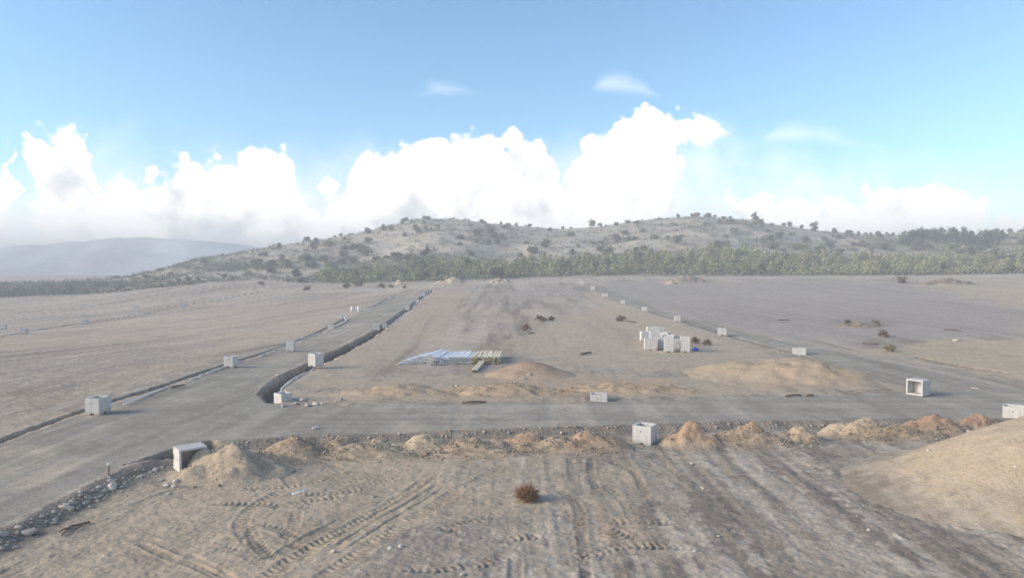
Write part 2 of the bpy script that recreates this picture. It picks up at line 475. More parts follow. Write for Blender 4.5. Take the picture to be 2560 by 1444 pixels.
# regions: soil, strength, pixel polygon
REG = [('tan', 1.0, [(-500, 1600), (-100, 1400), (270, 1228), (440, 1172), (700, 1130), (1000, 1112), (1090, 1150), (1120, 1200), (1040, 1290), (930, 1370), (820, 1470), (700, 1600)]),
       ('tan', 0.85, [(1080, 1195), (1170, 1205), (1230, 1235), (1320, 1262), (1180, 1290), (1060, 1300), (1020, 1270)]),
       ('rust', 0.35, [(1110, 1215), (1170, 1215), (1215, 1240), (1120, 1245)]),
       ('rust', 0.30, [(1500, 1280), (1620, 1285), (1600, 1345), (1500, 1335)]),
       ('beige', 0.9, [(2230, 1120), (2560, 1080), (2900, 1100), (2900, 1420), (2560, 1330), (2400, 1265), (2300, 1215)]),
       ('tan', 0.9, [(700, 1002), (760, 935), (960, 826), (1085, 726), (1190, 722), (1140, 765), (1040, 860), (960, 930), (830, 960), (820, 1005)]),
       ('tan', 0.9, [(820, 1005), (830, 950), (1000, 940), (1300, 935), (1700, 940), (1850, 900), (2000, 890), (2200, 965), (2150, 978), (1700, 993), (1300, 1000)]),
       ('rust', 0.35, [(1150, 995), (1200, 930), (1440, 935), (1700, 950), (1700, 985)]),
       ('rust', 0.30, [(1900, 980), (1950, 920), (2050, 905), (2160, 965)]),
       ('tan', 0.85, [(1240, 860), (1450, 780), (1560, 760), (1800, 850), (1950, 880), (1700, 930), (1400, 920)]),
       ('beige', 0.6, [(1440, 760), (1480, 725), (1520, 745), (1640, 790), (1800, 840), (1700, 850)]),
       ('beige', 0.9, [(2130, 880), (2330, 850), (2560, 848), (2900, 860), (2900, 990), (2560, 962), (2400, 925), (2250, 890)]),
       ('beige', 0.8, [(2280, 712), (2330, 690), (2900, 680), (2900, 800), (2560, 770), (2440, 735)]),
       ('lilac', 0.9, [(1500, 705), (2250, 705), (2560, 790), (2560, 840), (2000, 850), (1700, 790)]),
       ('dark', 0.35, [(2060, 800), (2180, 792), (2260, 805), (2180, 820), (2080, 815)]),
       ('pale', 0.75, [(1100, 708), (1450, 694), (2000, 690), (2560, 686), (2560, 690), (2000, 695), (1500, 698), (1300, 712)]),
       ('pale', 0.8, [(700, 726), (960, 720), (1100, 712), (1100, 718), (960, 727), (800, 730)]),
       ('tan', 0.5, [(0, 1060), (210, 1000), (430, 935), (560, 890), (740, 840), (850, 790), (700, 800), (450, 890), (200, 960), (0, 1010)]),
       ('tan', 0.35, [(100, 850), (350, 800), (600, 770), (900, 740), (900, 770), (700, 800), (400, 820), (200, 860)]),
       ('darkest', 0.30, [(700, 1315), (900, 1240), (960, 1232), (860, 1300), (720, 1370)]),
       ('darkest', 0.35, [(190, 1302), (290, 1280), (270, 1298), (180, 1330)]),
       ('dark', 0.45, [(950, 935), (1010, 880), (1080, 790), (1040, 870), (990, 930)]),
       ('dark', 0.25, [(900, 925), (960, 900), (980, 930), (930, 945)]),
       ('lilac', 0.6, [(1280, 745), (1300, 725), (1420, 716), (1440, 740)])]
def stripe(pts, w_):
    return [(x - w_, y) for x, y in pts] + [(x + w_, y) for x, y in pts[::-1]]


for pts, w_ in [([(2068, 1200), (2150, 1262), (2260, 1335), (2400, 1450)], 11), ([(2350, 1225), (2460, 1275), (2600, 1340)], 10), ([(1760, 1140), (1860, 1225), (1960, 1300)], 12),
                ([(1303, 1128), (1298, 1200)], 8), ([(1272, 1365), (1266, 1460)], 12), ([(1640, 1250), (1690, 1330), (1760, 1450)], 16), ([(1950, 1170), (2010, 1215)], 6),
                ([(2190, 1330), (2300, 1420)], 14), ([(1480, 1360), (1500, 1460)], 16), ([(1850, 1330), (1960, 1450)], 12)]:
    REG.append(('pale', 0.8, stripe(pts, w_)))
REG = [(s, a, world_line(p)) for s, a, p in REG]


def soil_colour(X, Y, road_sd, lot_sd, damp_shade, mark):
    n_big = fbm(X * 0.05, Y * 0.05, 4, 71)
    n_mid = fbm(X * 0.45, Y * 0.45, 4, 72, 0.6)
    n_fine = fbm(X * 2.6, Y * 2.6, 3, 73, 0.65)
    streak = fbm(X * 0.85 + 0.25 * n_mid, Y * 0.035, 4, 74, 0.6)
    ang_ = 0.2582 * sstep(-X, 12, 40)                     # the left field was graded at another angle
    Xr = X * np.cos(ang_) - Y * np.sin(ang_)
    Yr = X * np.sin(ang_) + Y * np.cos(ang_)
    streak2 = fbm(Xr * 0.45, Yr * 0.03, 4, 75, 0.6)
    streak3 = fbm(Xr * 0.11 + 5, Yr * 0.022, 4, 79, 0.6)
    blot = fbm(X * 1.3, Y * 0.55, 4, 76, 0.65)
    blot2 = fbm(X * 1.0 + 31, Y * 0.6, 4, 77, 0.65)
    c = np.broadcast_to(SOIL['gray'], X.shape + (3,)).copy()

    def lay(col, a):
        a = np.clip(a, 0, 1)[..., None]
        c[:] = c * (1 - a) + SOIL[col] * a
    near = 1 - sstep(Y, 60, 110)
    # pale crust left between scraper passes, in streaks along the lot
    lay('pale', 0.62 * near * sstep(0.8 * streak + 0.9 * blot + 0.35 * n_fine, 0.10, 0.40))
    strk = fbm(X * 2.1, Y * 0.045, 3, 80, 0.6)
    lot_r = sstep(X, -3.0, 4.0)
    strip = fbm(X * 1.15 + 0.15 * n_mid, Y * 0.014 + 7, 3, 83, 0.55)
    lay('dark', 0.42 * near * lot_r * sstep(strip, 0.10, 0.34))
    lay('pale', 0.42 * near * lot_r * sstep(-strip, 0.12, 0.36))
    lay('dark', 0.70 * near * (0.45 + 0.55 * lot_r) * sstep(-0.8 * streak - 0.45 * blot2 - 0.45 * strk - 0.3 * n_fine, 0.06, 0.42))
    lay('tan', 0.55 * sstep(n_big + 0.4 * n_mid, -0.05, 0.45))
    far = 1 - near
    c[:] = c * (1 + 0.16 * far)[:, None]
    lay('dark', 0.62 * far * sstep(streak2 + 0.55 * streak3 + 0.25 * n_mid, 0.06, 0.5))
    lay('pale', 0.60 * far * sstep(-streak2 - 0.6 * streak3 + 0.3 * n_mid, 0.06, 0.5))
    for s, a, poly in REG:
        mrg = min(0.06 * poly[:, 1].mean(), 0.6 + 0.35 * np.ptp(poly[:, 0]))
        m = (X > poly[:, 0].min() - mrg) & (X < poly[:, 0].max() + mrg) & (Y > poly[:, 1].min() - mrg * 3) & (Y < poly[:, 1].max() + mrg * 3)
        if not m.any(): continue
        sd = poly_sd(X[m], Y[m], poly)
        wd = mrg * 0.35
        k = sstep(-sd + wd * 1.6 * (n_mid[m] + 0.6 * n_fine[m]), -wd * 0.6, wd * 0.6) * a
        k = k * np.clip(0.85 + 0.5 * blot[m], 0, 1)
        c[m] = c[m] * (1 - k[:, None]) + SOIL[s] * k[:, None]
    # left-hand tan lot: faint grading lines and damp patches
    fg = near * sstep(-X, -4, 8)
    lay('dark', 0.30 * fg * sstep(fbm(X * 0.22 - Y * 0.30, X * 0.5 + Y * 0.6, 4, 78), 0.22, 0.55))
    dust = (0.40 * sstep(0.7 * streak + n_big + 0.5 * n_mid, 0.05, 0.6))[:, None]
    rcol = SOIL['road'] * (1 - dust) + SOIL['tan'] * dust
    cross = sstep(X, -22, -12) * (1 - sstep(Y, 66, 72))
    lane = fbm(X * 0.02, Y * 1.5, 3, 81, 0.6) * cross + fbm(X * 1.1 - 0.05 * Y, Y * 0.03, 3, 82, 0.6) * (1 - cross)
    rcol = rcol * (1 + 0.26 * lane)[:, None]
    # road bed: grey crushed base course, dusty at the edges
    rk = sstep(-road_sd + 1.1 * n_mid + 0.5 * n_fine, -0.5, 0.8)
    c = c * (1 - rk[:, None]) + (rcol * (1 + 0.14 * n_mid + 0.16 * streak + 0.12 * n_big)[:, None]) * rk[:, None]
    # rubbly shoulder just below the near edge of the road
    sh = sstep(-lot_sd, -0.1, 0.3) * (1 - sstep(-lot_sd, 1.5, 2.3))
    c = c * (1 - 0.55 * sh[:, None]) + SOIL['dark'] * 0.55 * sh[:, None]
    c = c * (1 - 0.80 * damp_shade[:, None]) + SOIL['darkest'] * 0.80 * damp_shade[:, None]  # trench soil darkened: moist earth with the ditch shade put into the colour
    c = c * (1 - 0.24 * mark[:, None])
    c = c * (1 + 0.13 * n_fine + 0.10 * n_mid)[:, None]
    return np.clip(c, 0.01, 0.8)


# ------------------------------------------------------------------ materials
def principled(nt, **ins):
    b = nt.n('ShaderNodeBsdfPrincipled')
    for k, v in ins.items():
        key = k.replace('_', ' ')
        if isinstance(v, bpy.types.NodeSocket): nt.t.links.new(v, b.inputs[key])
        else: b.inputs[key].default_value = v
    nt.n('ShaderNodeOutputMaterial', ins={0: b.outputs[0]})
    return b


def new_mat(name):
    m = bpy.data.materials.new(name)
    m.use_nodes = True
    return m, NT(m.node_tree)


def soil_material(name, bump=0.6, scale=7.0):
    m, t = new_mat(name)
    at = t.n('ShaderNodeAttribute', attribute_name='Col')
    tc = t.n('ShaderNodeTexCoord')
    n1 = t.n('ShaderNodeTexNoise', ins={'Vector': tc.outputs['Object'], 'Scale': scale, 'Detail': 6.0, 'Roughness': 0.7})
    n2 = t.n('ShaderNodeTexNoise', ins={'Vector': tc.outputs['Object'], 'Scale': scale * 0.22, 'Detail': 4.0, 'Roughness': 0.6})
    g = t.math('ADD', t.math('MULTIPLY', n1.outputs['Fac'], 0.85), t.math('MULTIPLY', n2.outputs['Fac'], 0.45))
    g = t.math('ADD', g, 0.35)
    col = t.n('ShaderNodeVectorMath', operation='SCALE', ins={0: at.outputs['Color'], 3: g}).outputs[0]
    bp = t.n('ShaderNodeBump', ins={'Strength': bump, 'Distance': 0.10, 'Height': n1.outputs['Fac']})
    principled(t, Base_Color=col, Roughness=0.96, Specular_IOR_Level=0.12, Normal=bp.outputs[0])
    return m


def plain_material(name, col, rough=0.8, var=0.18, scale=3.0, bump=0.15, spec=0.3, rand=0.0):
    m, t = new_mat(name)
    tc = t.n('ShaderNodeTexCoord')
    n1 = t.n('ShaderNodeTexNoise', ins={'Vector': tc.outputs['Object'], 'Scale': scale, 'Detail': 5.0, 'Roughness': 0.65})
    g = t.math('ADD', t.math('MULTIPLY', n1.outputs['Fac'], 2 * var), 1 - var)
    if rand:
        oi = t.n('ShaderNodeObjectInfo')
        g = t.math('MULTIPLY', g, t.math('ADD', t.math('MULTIPLY', oi.outputs['Random'], 2 * rand), 1 - rand))
    c = t.n('ShaderNodeVectorMath', operation='SCALE', ins={0: tuple(col), 3: g}).outputs[0]
    bp = t.n('ShaderNodeBump', ins={'Strength': bump, 'Distance': 0.05, 'Height': n1.outputs['Fac']})
    principled(t, Base_Color=c, Roughness=rough, Specular_IOR_Level=spec, Normal=bp.outputs[0])
    return m


def foliage_material(name, a, b, rand=0.25):
    m, t = new_mat(name)
    tc = t.n('ShaderNodeTexCoord')
    oi = t.n('ShaderNodeObjectInfo')
    n1 = t.n('ShaderNodeTexNoise', ins={'Vector': tc.outputs['Object'], 'Scale': 0.9, 'Detail': 3.0})
    f = t.math('ADD', t.math('MULTIPLY', n1.outputs['Fac'], 0.7), t.math('MULTIPLY', oi.outputs['Random'], 0.5), clamp=True)
    c = t.mix(f, a, b)
    g = t.math('ADD', t.math('MULTIPLY', oi.outputs['Random'], 2 * rand), 1 - rand)
    c = t.n('ShaderNodeVectorMath', operation='SCALE', ins={0: c, 3: g}).outputs[0]
    principled(t, Base_Color=c, Roughness=0.8, Specular_IOR_Level=0.15)
    return m


def concrete_material():
    m, t = new_mat('precast_concrete')
    tc = t.n('ShaderNodeTexCoord')
    n1 = t.n('ShaderNodeTexNoise', ins={'Vector': tc.outputs['Object'], 'Scale': 1.6, 'Detail': 5.0, 'Roughness': 0.6})
    n2 = t.n('ShaderNodeTexNoise', ins={'Vector': tc.outputs['Object'], 'Scale': 14.0, 'Detail': 3.0})
    oi = t.n('ShaderNodeObjectInfo')
    sp = t.n('ShaderNodeSeparateXYZ', ins={0: tc.outputs['Object']})
    splash = t.math('MULTIPLY', t.math('SUBTRACT', 1.0, t.smooth(t.math('ADD', sp.outputs[2], t.math('MULTIPLY', n1.outputs['Fac'], 0.35)), 0.12, 0.6)), 0.7)
    c = t.mix(n1.outputs['Fac'], (0.48, 0.48, 0.465), (0.64, 0.64, 0.625))
    c = t.mix(splash, c, (0.36, 0.32, 0.27))
    mp = t.n('ShaderNodeMapping', ins={'Vector': tc.outputs['Object'], 'Scale': (9.0, 9.0, 0.7)})
    n3 = t.n('ShaderNodeTexNoise', ins={'Vector': mp.outputs[0], 'Scale': 1.0, 'Detail': 4.0})
    c = t.mix(t.math('MULTIPLY', t.smooth(n3.outputs['Fac'], 0.5, 0.72), 0.45), c, (0.30, 0.285, 0.26))
    g = t.math('ADD', t.math('MULTIPLY', oi.outputs['Random'], 0.16), t.math('ADD', 0.84, t.math('MULTIPLY', n2.outputs['Fac'], 0.12)))
    c = t.n('ShaderNodeVectorMath', operation='SCALE', ins={0: c, 3: g}).outputs[0]
    bp = t.n('ShaderNodeBump', ins={'Strength': 0.2, 'Distance': 0.02, 'Height': n2.outputs['Fac']})
    principled(t, Base_Color=c, Roughness=0.85, Specular_IOR_Level=0.25, Normal=bp.outputs[0])
    return m


M = {'soil': soil_material('graded_soil'), 'heap': soil_material('heaped_soil', 0.9, 5.0), 'hillsoil': soil_material('hill_soil', 0.4, 0.5),
     'concrete': concrete_material(),
     'port': plain_material('dark_port', (0.11, 0.11, 0.115), 0.6),
     'rock': plain_material('grey_limestone', (0.36, 0.335, 0.30), 0.9, 0.25, 4.0, 0.4, 0.2, 0.32),
     'tanrock': plain_material('tan_stone', (0.36, 0.30, 0.24), 0.9, 0.25, 4.0, 0.4, 0.2, 0.28),
     'whiterock': plain_material('pale_stone', (0.50, 0.46, 0.41), 0.9, 0.15, 4.0, 0.4, 0.2, 0.1),
     'white_pvc': plain_material('white_pvc', (0.85, 0.85, 0.84), 0.45, 0.08, 1.5, 0.0, 0.4, 0.07),
     'yellow_pvc': plain_material('pale_yellow_pvc', (0.82, 0.72, 0.50), 0.45, 0.08, 1.5, 0.0, 0.4, 0.07),
     'bark': plain_material('bark', (0.12, 0.09, 0.065), 0.9),
     'wood': plain_material('weathered_wood', (0.13, 0.10, 0.08), 0.9, 0.3, 6.0),
     'pine': foliage_material('olive_pine', (0.240, 0.262, 0.140), (0.330, 0.342, 0.190)),
     'scrub': foliage_material('grey_green_scrub', (0.110, 0.122, 0.082), (0.170, 0.176, 0.120)),
     'darkpine': foliage_material('dark_pine', (0.068, 0.084, 0.058), (0.105, 0.120, 0.080)),
     'dry': foliage_material('dry_weed', (0.15, 0.115, 0.08), (0.21, 0.16, 0.11)),
     'tumble': plain_material('rusty_twigs', (0.25, 0.15, 0.095), 0.9, 0.3, 5.0),
     'blue': plain_material('blue_plastic', (0.06, 0.13, 0.55), 0.4, 0.2),
     'rag': plain_material('white_rag', (0.75, 0.75, 0.74), 0.8)}


# ------------------------------------------------------------------ object helpers
def set_props(o, label=None, cat=None, group=None, kind=None):
    for k, v in (('label', label), ('category', cat), ('group', group), ('kind', kind)):
        if v: o[k] = v
    return o


def empty(name, loc, rot=(0, 0, 0)):
    o = bpy.data.objects.new(name, None)
    o.empty_display_size = 0.3
    COL.objects.link(o)
    o.location = loc; o.rotation_euler = rot
    return o


def link(name, mesh, parent=None):
    o = bpy.data.objects.new(name, mesh)
    COL.objects.link(o)
    if parent: o.parent = parent
    return o


def mesh_np(name, verts, faces, mat, col=None, smooth=True):
    """mesh from numpy arrays; faces is (n,k)"""
    me = bpy.data.meshes.new(name)
    faces = np.asarray(faces, np.int32)
    n, k = faces.shape
    me.vertices.add(len(verts)); me.vertices.foreach_set('co', np.asarray(verts, np.float32).ravel())
    me.loops.add(n * k); me.loops.foreach_set('vertex_index', faces.ravel())
    me.polygons.add(n)
    me.polygons.foreach_set('loop_start', np.arange(0, n * k, k, dtype=np.int32))
    me.polygons.foreach_set('loop_total', np.full(n, k, np.int32))
    me.update(calc_edges=True)
    me.polygons.foreach_set('use_smooth', np.full(n, smooth, bool))
    if col is not None:
        a = me.attributes.new('Col', 'FLOAT_COLOR', 'POINT')
        a.data.foreach_set('color', np.concatenate([col, np.ones((len(col), 1))], 1).astype(np.float32).ravel())
    me.materials.append(mat)
    me.validate()
    return me


def grid_faces(nr, nc):
    i = np.arange(nr * nc).reshape(nr, nc)
    return np.stack([i[:-1, :-1], i[:-1, 1:], i[1:, 1:], i[1:, :-1]], -1).reshape(-1, 4)


def sub_mesh(name, verts, faces, keep, mat, col):
    f = faces[keep]
    used = np.unique(f)
    remap = np.zeros(len(verts), np.int32); remap[used] = np.arange(len(used))
    return mesh_np(name, verts[used], remap[f], mat, col[used])


def bm_mesh(name, bm, mat, smooth=False):
    bmesh.ops.recalc_face_normals(bm, faces=bm.faces)
    me = bpy.data.meshes.new(name)
    bm.to_mesh(me); bm.free()
    me.materials.append(mat)
    if smooth:
        me.polygons.foreach_set('use_smooth', np.ones(len(me.polygons), bool))
    return me


def add_box(bm, lo, hi):
    c = [(lo[i] + hi[i]) / 2 for i in range(3)]; s = [hi[i] - lo[i] for i in range(3)]
    bmesh.ops.create_cube(bm, size=1, matrix=Matrix.Translation(c) @ Matrix.Diagonal((*s, 1)))


def add_prism(bm, outline, axis, a, b):
    """outline of (p,q) extruded along axis between a and b"""
    def v(p, q, r): return {'y': (p, r, q), 'x': (r, p, q), 'z': (p, q, r)}[axis]
    A = [bm.verts.new(v(p, q, a)) for p, q in outline]
    B = [bm.verts.new(v(p, q, b)) for p, q in outline]
    bm.faces.new(A); bm.faces.new(B[::-1])
    n = len(A)
    for i in range(n):
        bm.faces.new((A[i], B[i], B[(i + 1) % n], A[(i + 1) % n]))


def add_tube(bm, pts, rad, seg=6, cap=True):
    pts = [Vector(p) for p in pts]
    if not isinstance(rad, (list, tuple)): rad = [rad] * len(pts)
    rings = []
    for i, p in enumerate(pts):
        t = (pts[min(i + 1, len(pts) - 1)] - pts[max(i - 1, 0)]).normalized()
        u = t.cross(Vector((0, 0, 1)))
        if u.length < 1e-3: u = t.cross(Vector((1, 0, 0)))
        u.normalize(); vv = t.cross(u)
        rings.append([bm.verts.new(p + (u * math.cos(k / seg * 2 * math.pi) + vv * math.sin(k / seg * 2 * math.pi)) * rad[i]) for k in range(seg)])
    for a, b in zip(rings[:-1], rings[1:]):
        for k in range(seg):
            bm.faces.new((a[k], a[(k + 1) % seg], b[(k + 1) % seg], b[k]))
    if cap:
        bm.faces.new(rings[0]); bm.faces.new(rings[-1][::-1])


def copy_tree(o, parent=None):
    c = o.copy(); COL.objects.link(c); c.parent = parent
    for ch in list(o.children): copy_tree(ch, c)
    return c


# ------------------------------------------------------------------ ground and road sheets
NROW, NCOL = 800, 880
k = np.linspace(0, 1, NROW)
yp = 1444 + 330 - (1444 + 330 - 677) * (1 - (1 - k) ** 1.12)         # even steps down the view
Yr = CAM_H * F_PX / (yp - HORIZON)
Yr = np.interp(k, [0, 1], [0, 1]) * 0 + Yr
Yr = np.minimum(Yr, 1e9)
sel = Yr < 430
Yr = np.concatenate([np.linspace(-25, Yr[0] - 1.0, 12), Yr[sel], np.linspace(Yr[sel][-1] + 3, 470, 14)])
NROW = len(Yr)
us = np.linspace(-1.0, 1.0, NCOL)
inner = np.maximum(Yr, 12)[:, None] * 0.86 + 6
outer = np.linspace(0, 1, 26)[None, 1:] * (np.maximum(Yr, 12)[:, None] * 0.75 + 45)
GX = np.concatenate([-(inner + outer)[:, ::-1], us[None, :] * inner, inner + outer], 1)
NCOL = GX.shape[1]
GY = np.repeat(Yr[:, None], NCOL, 1)
gx, gy = GX.ravel(), GY.ravel()
zz, lot_sd, damp_shade = land_z(gx, gy, True)
road_sd = poly_sd(gx, gy, ROAD)
tz, mark = tracks_z(gx, gy)
inlot = sstep(-lot_sd, 0.3, 2.0)
near_f = 1 - sstep(gy, 55, 90)
# scraper furrows along the lot and clods
furrow = fbm(gx * 1.7, gy * 0.05, 3, 91, 0.6)
clod = fbm(gx * 2.2, gy * 2.2, 4, 92, 0.65)
rough = np.where(road_sd < 0, 0.25, 1.0)
zz = zz + tz + near_f * inlot * (0.045 * furrow * sstep(gx, -14, 2) + 0.05 * clod + 0.03 * fbm(gx * 5, gy * 5, 2, 95)) + (1 - inlot) * rough * 0.05 * clod
zz = zz - 0.06 * sstep(-road_sd, -0.1, 0.5) * (1 - inlot)
gcol = soil_colour(gx, gy, road_sd, lot_sd, damp_shade, mark)
gv = np.stack([gx, gy, zz], 1)
gf = grid_faces(NROW, NCOL)
is_road = (road_sd[gf].mean(1) < 0) & (damp_shade[gf].max(1) < 0.5)
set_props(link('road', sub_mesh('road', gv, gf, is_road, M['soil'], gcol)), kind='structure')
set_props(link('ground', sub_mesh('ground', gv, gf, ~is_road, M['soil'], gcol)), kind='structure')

# ------------------------------------------------------------------ hill behind the site
EDGE = np.array([(-900, 745, 380), (0, 743, 380), (300, 732, 385), (440, 714, 400), (640, 699, 415), (780, 709, 390), (1100, 703, 375), (1450, 690, 382),
                 (2000, 689, 385), (2300, 687, 385), (2560, 684, 380), (3500, 682, 380)], float)
RIDGE = np.array([(-900, 716, 470), (0, 708, 480), (200, 702, 500), (330, 690, 530), (420, 668, 560), (500, 645, 580), (600, 630, 610), (700, 613, 640),
                  (800, 600, 660), (900, 583, 680), (1000, 559, 690), (1060, 546, 690), (1150, 549, 690), (1250, 562, 690), (1400, 573, 690),
                  (1500, 567, 690), (1600, 551, 680), (1730, 541, 680), (1850, 549, 670), (2000, 571, 660), (2100, 583, 650), (2250, 588, 650),
                  (2320, 583, 650), (2400, 586, 650), (2460, 592, 640), (2560, 576, 620), (2800, 560, 620), (3500, 560, 620)], float)
_x0 = np.arange(-900, 3501, 10.0)


def _sm(v, n):
    kk = np.hanning(n); kk /= kk.sum()
    return np.convolve(np.pad(v, n // 2, mode='edge'), kk, 'valid')


HB_Y, HB_D = [_sm(np.interp(_x0, EDGE[:, 0], EDGE[:, i]), 9) for i in (1, 2)]
HR_Y, HR_D = [_sm(np.interp(_x0, RIDGE[:, 0], RIDGE[:, i]), 7) for i in (1, 2)]


def hill_pt(px, t):
    """point of the hillside: px fixes the bearing, t runs 0 at the foot to 1 at the crest"""
    px = np.asarray(px, float); t = np.asarray(t, float)
    by, bd = np.interp(px, _x0, HB_Y), np.interp(px, _x0, HB_D)
    ry, rd = np.interp(px, _x0, HR_Y), np.interp(px, _x0, HR_D)
    D = bd + (rd - bd) * t
    bear = (px - CX) / F_PX
    zb = CAM_H - bd * (by - HORIZON) / F_PX
    zr = CAM_H - rd * (ry - HORIZON) / F_PX
    X = bear * D
    tt = np.clip(t, 0, 1)
    bend = 0.62 * tt + 0.38 * tt * tt * (3 - 2 * tt)
    z = zb + (zr - zb) * bend
    z = z + (zr - zb) * 0.06 * np.sin(tt * math.pi) * fbm(X * 0.02, D * 0.02, 4, 101) * 2.2
    z = z + (1 - np.abs(2 * tt - 1)) * 1.2 * fbm(X * 0.06, D * 0.06, 3, 102)
    z = z - np.where(t > 1, (t - 1) ** 1.5 * 90 * (zr - zb + 8) / 60, 0)
    z = z - np.where(t < 0, -t * 60, 0)
    return X, D, z


hpx = np.linspace(-880, 3480, 620)
ht = np.concatenate([np.linspace(-0.03, 1.0, 110), np.linspace(1.03, 1.6, 14)])
HP, HT = np.meshgrid(hpx, ht)
hx, hy, hz = hill_pt(HP.ravel(), HT.ravel())
hn = fbm(hx * 0.02, hy * 0.02, 4, 111, 0.6)
hn2 = fbm(hx * 0.09, hy * 0.09, 4, 112, 0.6)
hc = np.broadcast_to(np.array([.405, .365, .288]), (len(hx), 3)).copy()
kk = (sstep(hn + 0.5 * hn2, -0.02, 0.4) * 0.7 * (1 - sstep(HT.ravel(), 0.75, 1.0) * 0.5))[:, None]
hc = hc * (1 - kk) + np.array([.235, .215, .165]) * kk
foot = (1 - sstep(HT.ravel(), 0.0, 0.12))[:, None] * 0.4
hc = hc * (1 - foot) + np.array([.24, .20, .16]) * foot
hc *= (1 + 0.2 * hn2)[:, None]
set_props(link('hill', mesh_np('hill', np.stack([hx, hy, hz], 1), grid_faces(len(ht), len(hpx)), M['hillsoil'], np.clip(hc, .02, .8))), kind='structure')

# far valley floor and the mountain in the haze beyond it
px_ = np.linspace(-1, 1, 90); py_ = np.linspace(0, 1, 60) ** 1.4
PX, PY = np.meshgrid(px_, py_)
fy = 330 + PY * 9000
fx = PX * (fy * 1.25 + 300)
fz = np.interp(fy, [330, 450, 600, 800, 1050, 9400], [-60, -34, -14, -7, -3, -3]) + 1.2 * fbm(fx * 0.004, fy * 0.004, 3, 121)
fn = fbm(fx * 0.006, fy * 0.002, 4, 122)
fc = np.array([.52, .37, .27])[None] * (1 + 0.35 * fn.ravel())[:, None]
set_props(link('valley_floor', mesh_np('valley_floor', np.stack([fx.ravel(), fy.ravel(), fz.ravel()], 1), grid_faces(60, 90), M['hillsoil'], np.clip(fc, .02, .8))), kind='structure')
mx = np.linspace(-1700, 900, 240); mt = np.linspace(-0.15, 1.3, 60)
MX, MT = np.meshgrid(mx, mt)
crest = np.interp(MX, [-1700, -1250, -925, -820, -708, -600, -491, -347, -200, 900], [30, 36, 42, 55, 66, 60, 50, 26, 12, 5])
crest = crest + 7 * fbm(MX * 0.010, MX * 0 + 3, 4, 131)
MYy = 1060 + MT * 190 + 40 * fbm(MX * 0.004, MT * 2, 3, 132)
tri = np.clip(1 - np.abs(MT - 1), 0, 1)
rid = fbm(MX * 0.012, MT * 1.6, 5, 133, 0.6)
MZ = -12 + (crest + 12) * (tri ** 1.15) * (1 + 0.16 * rid * (1 - tri))
MZ = np.minimum(MZ, 75)
mc = np.array([.46, .50, .54])[None] * (1 + 0.4 * rid.ravel())[:, None]  # albedo lifted to pale blue-grey, standing in for distance haze
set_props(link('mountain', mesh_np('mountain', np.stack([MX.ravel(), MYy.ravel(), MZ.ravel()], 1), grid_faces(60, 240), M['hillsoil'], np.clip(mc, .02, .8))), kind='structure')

# ------------------------------------------------------------------ haze
hb = bmesh.new()
add_box(hb, (-9500, -400, -75), (9500, 9600, 80))
hm, ht_ = new_mat('haze_air')
pv = ht_.n('ShaderNodeVolumePrincipled', ins={'Color': (0.85, 0.925, 1.0, 1), 'Density': 0.00088, 'Anisotropy': 0.0})
ht_.n('ShaderNodeOutputMaterial', ins={1: pv.outputs[0]})
hz_o = link('haze', bm_mesh('haze', hb, hm))
set_props(hz_o, kind='stuff')


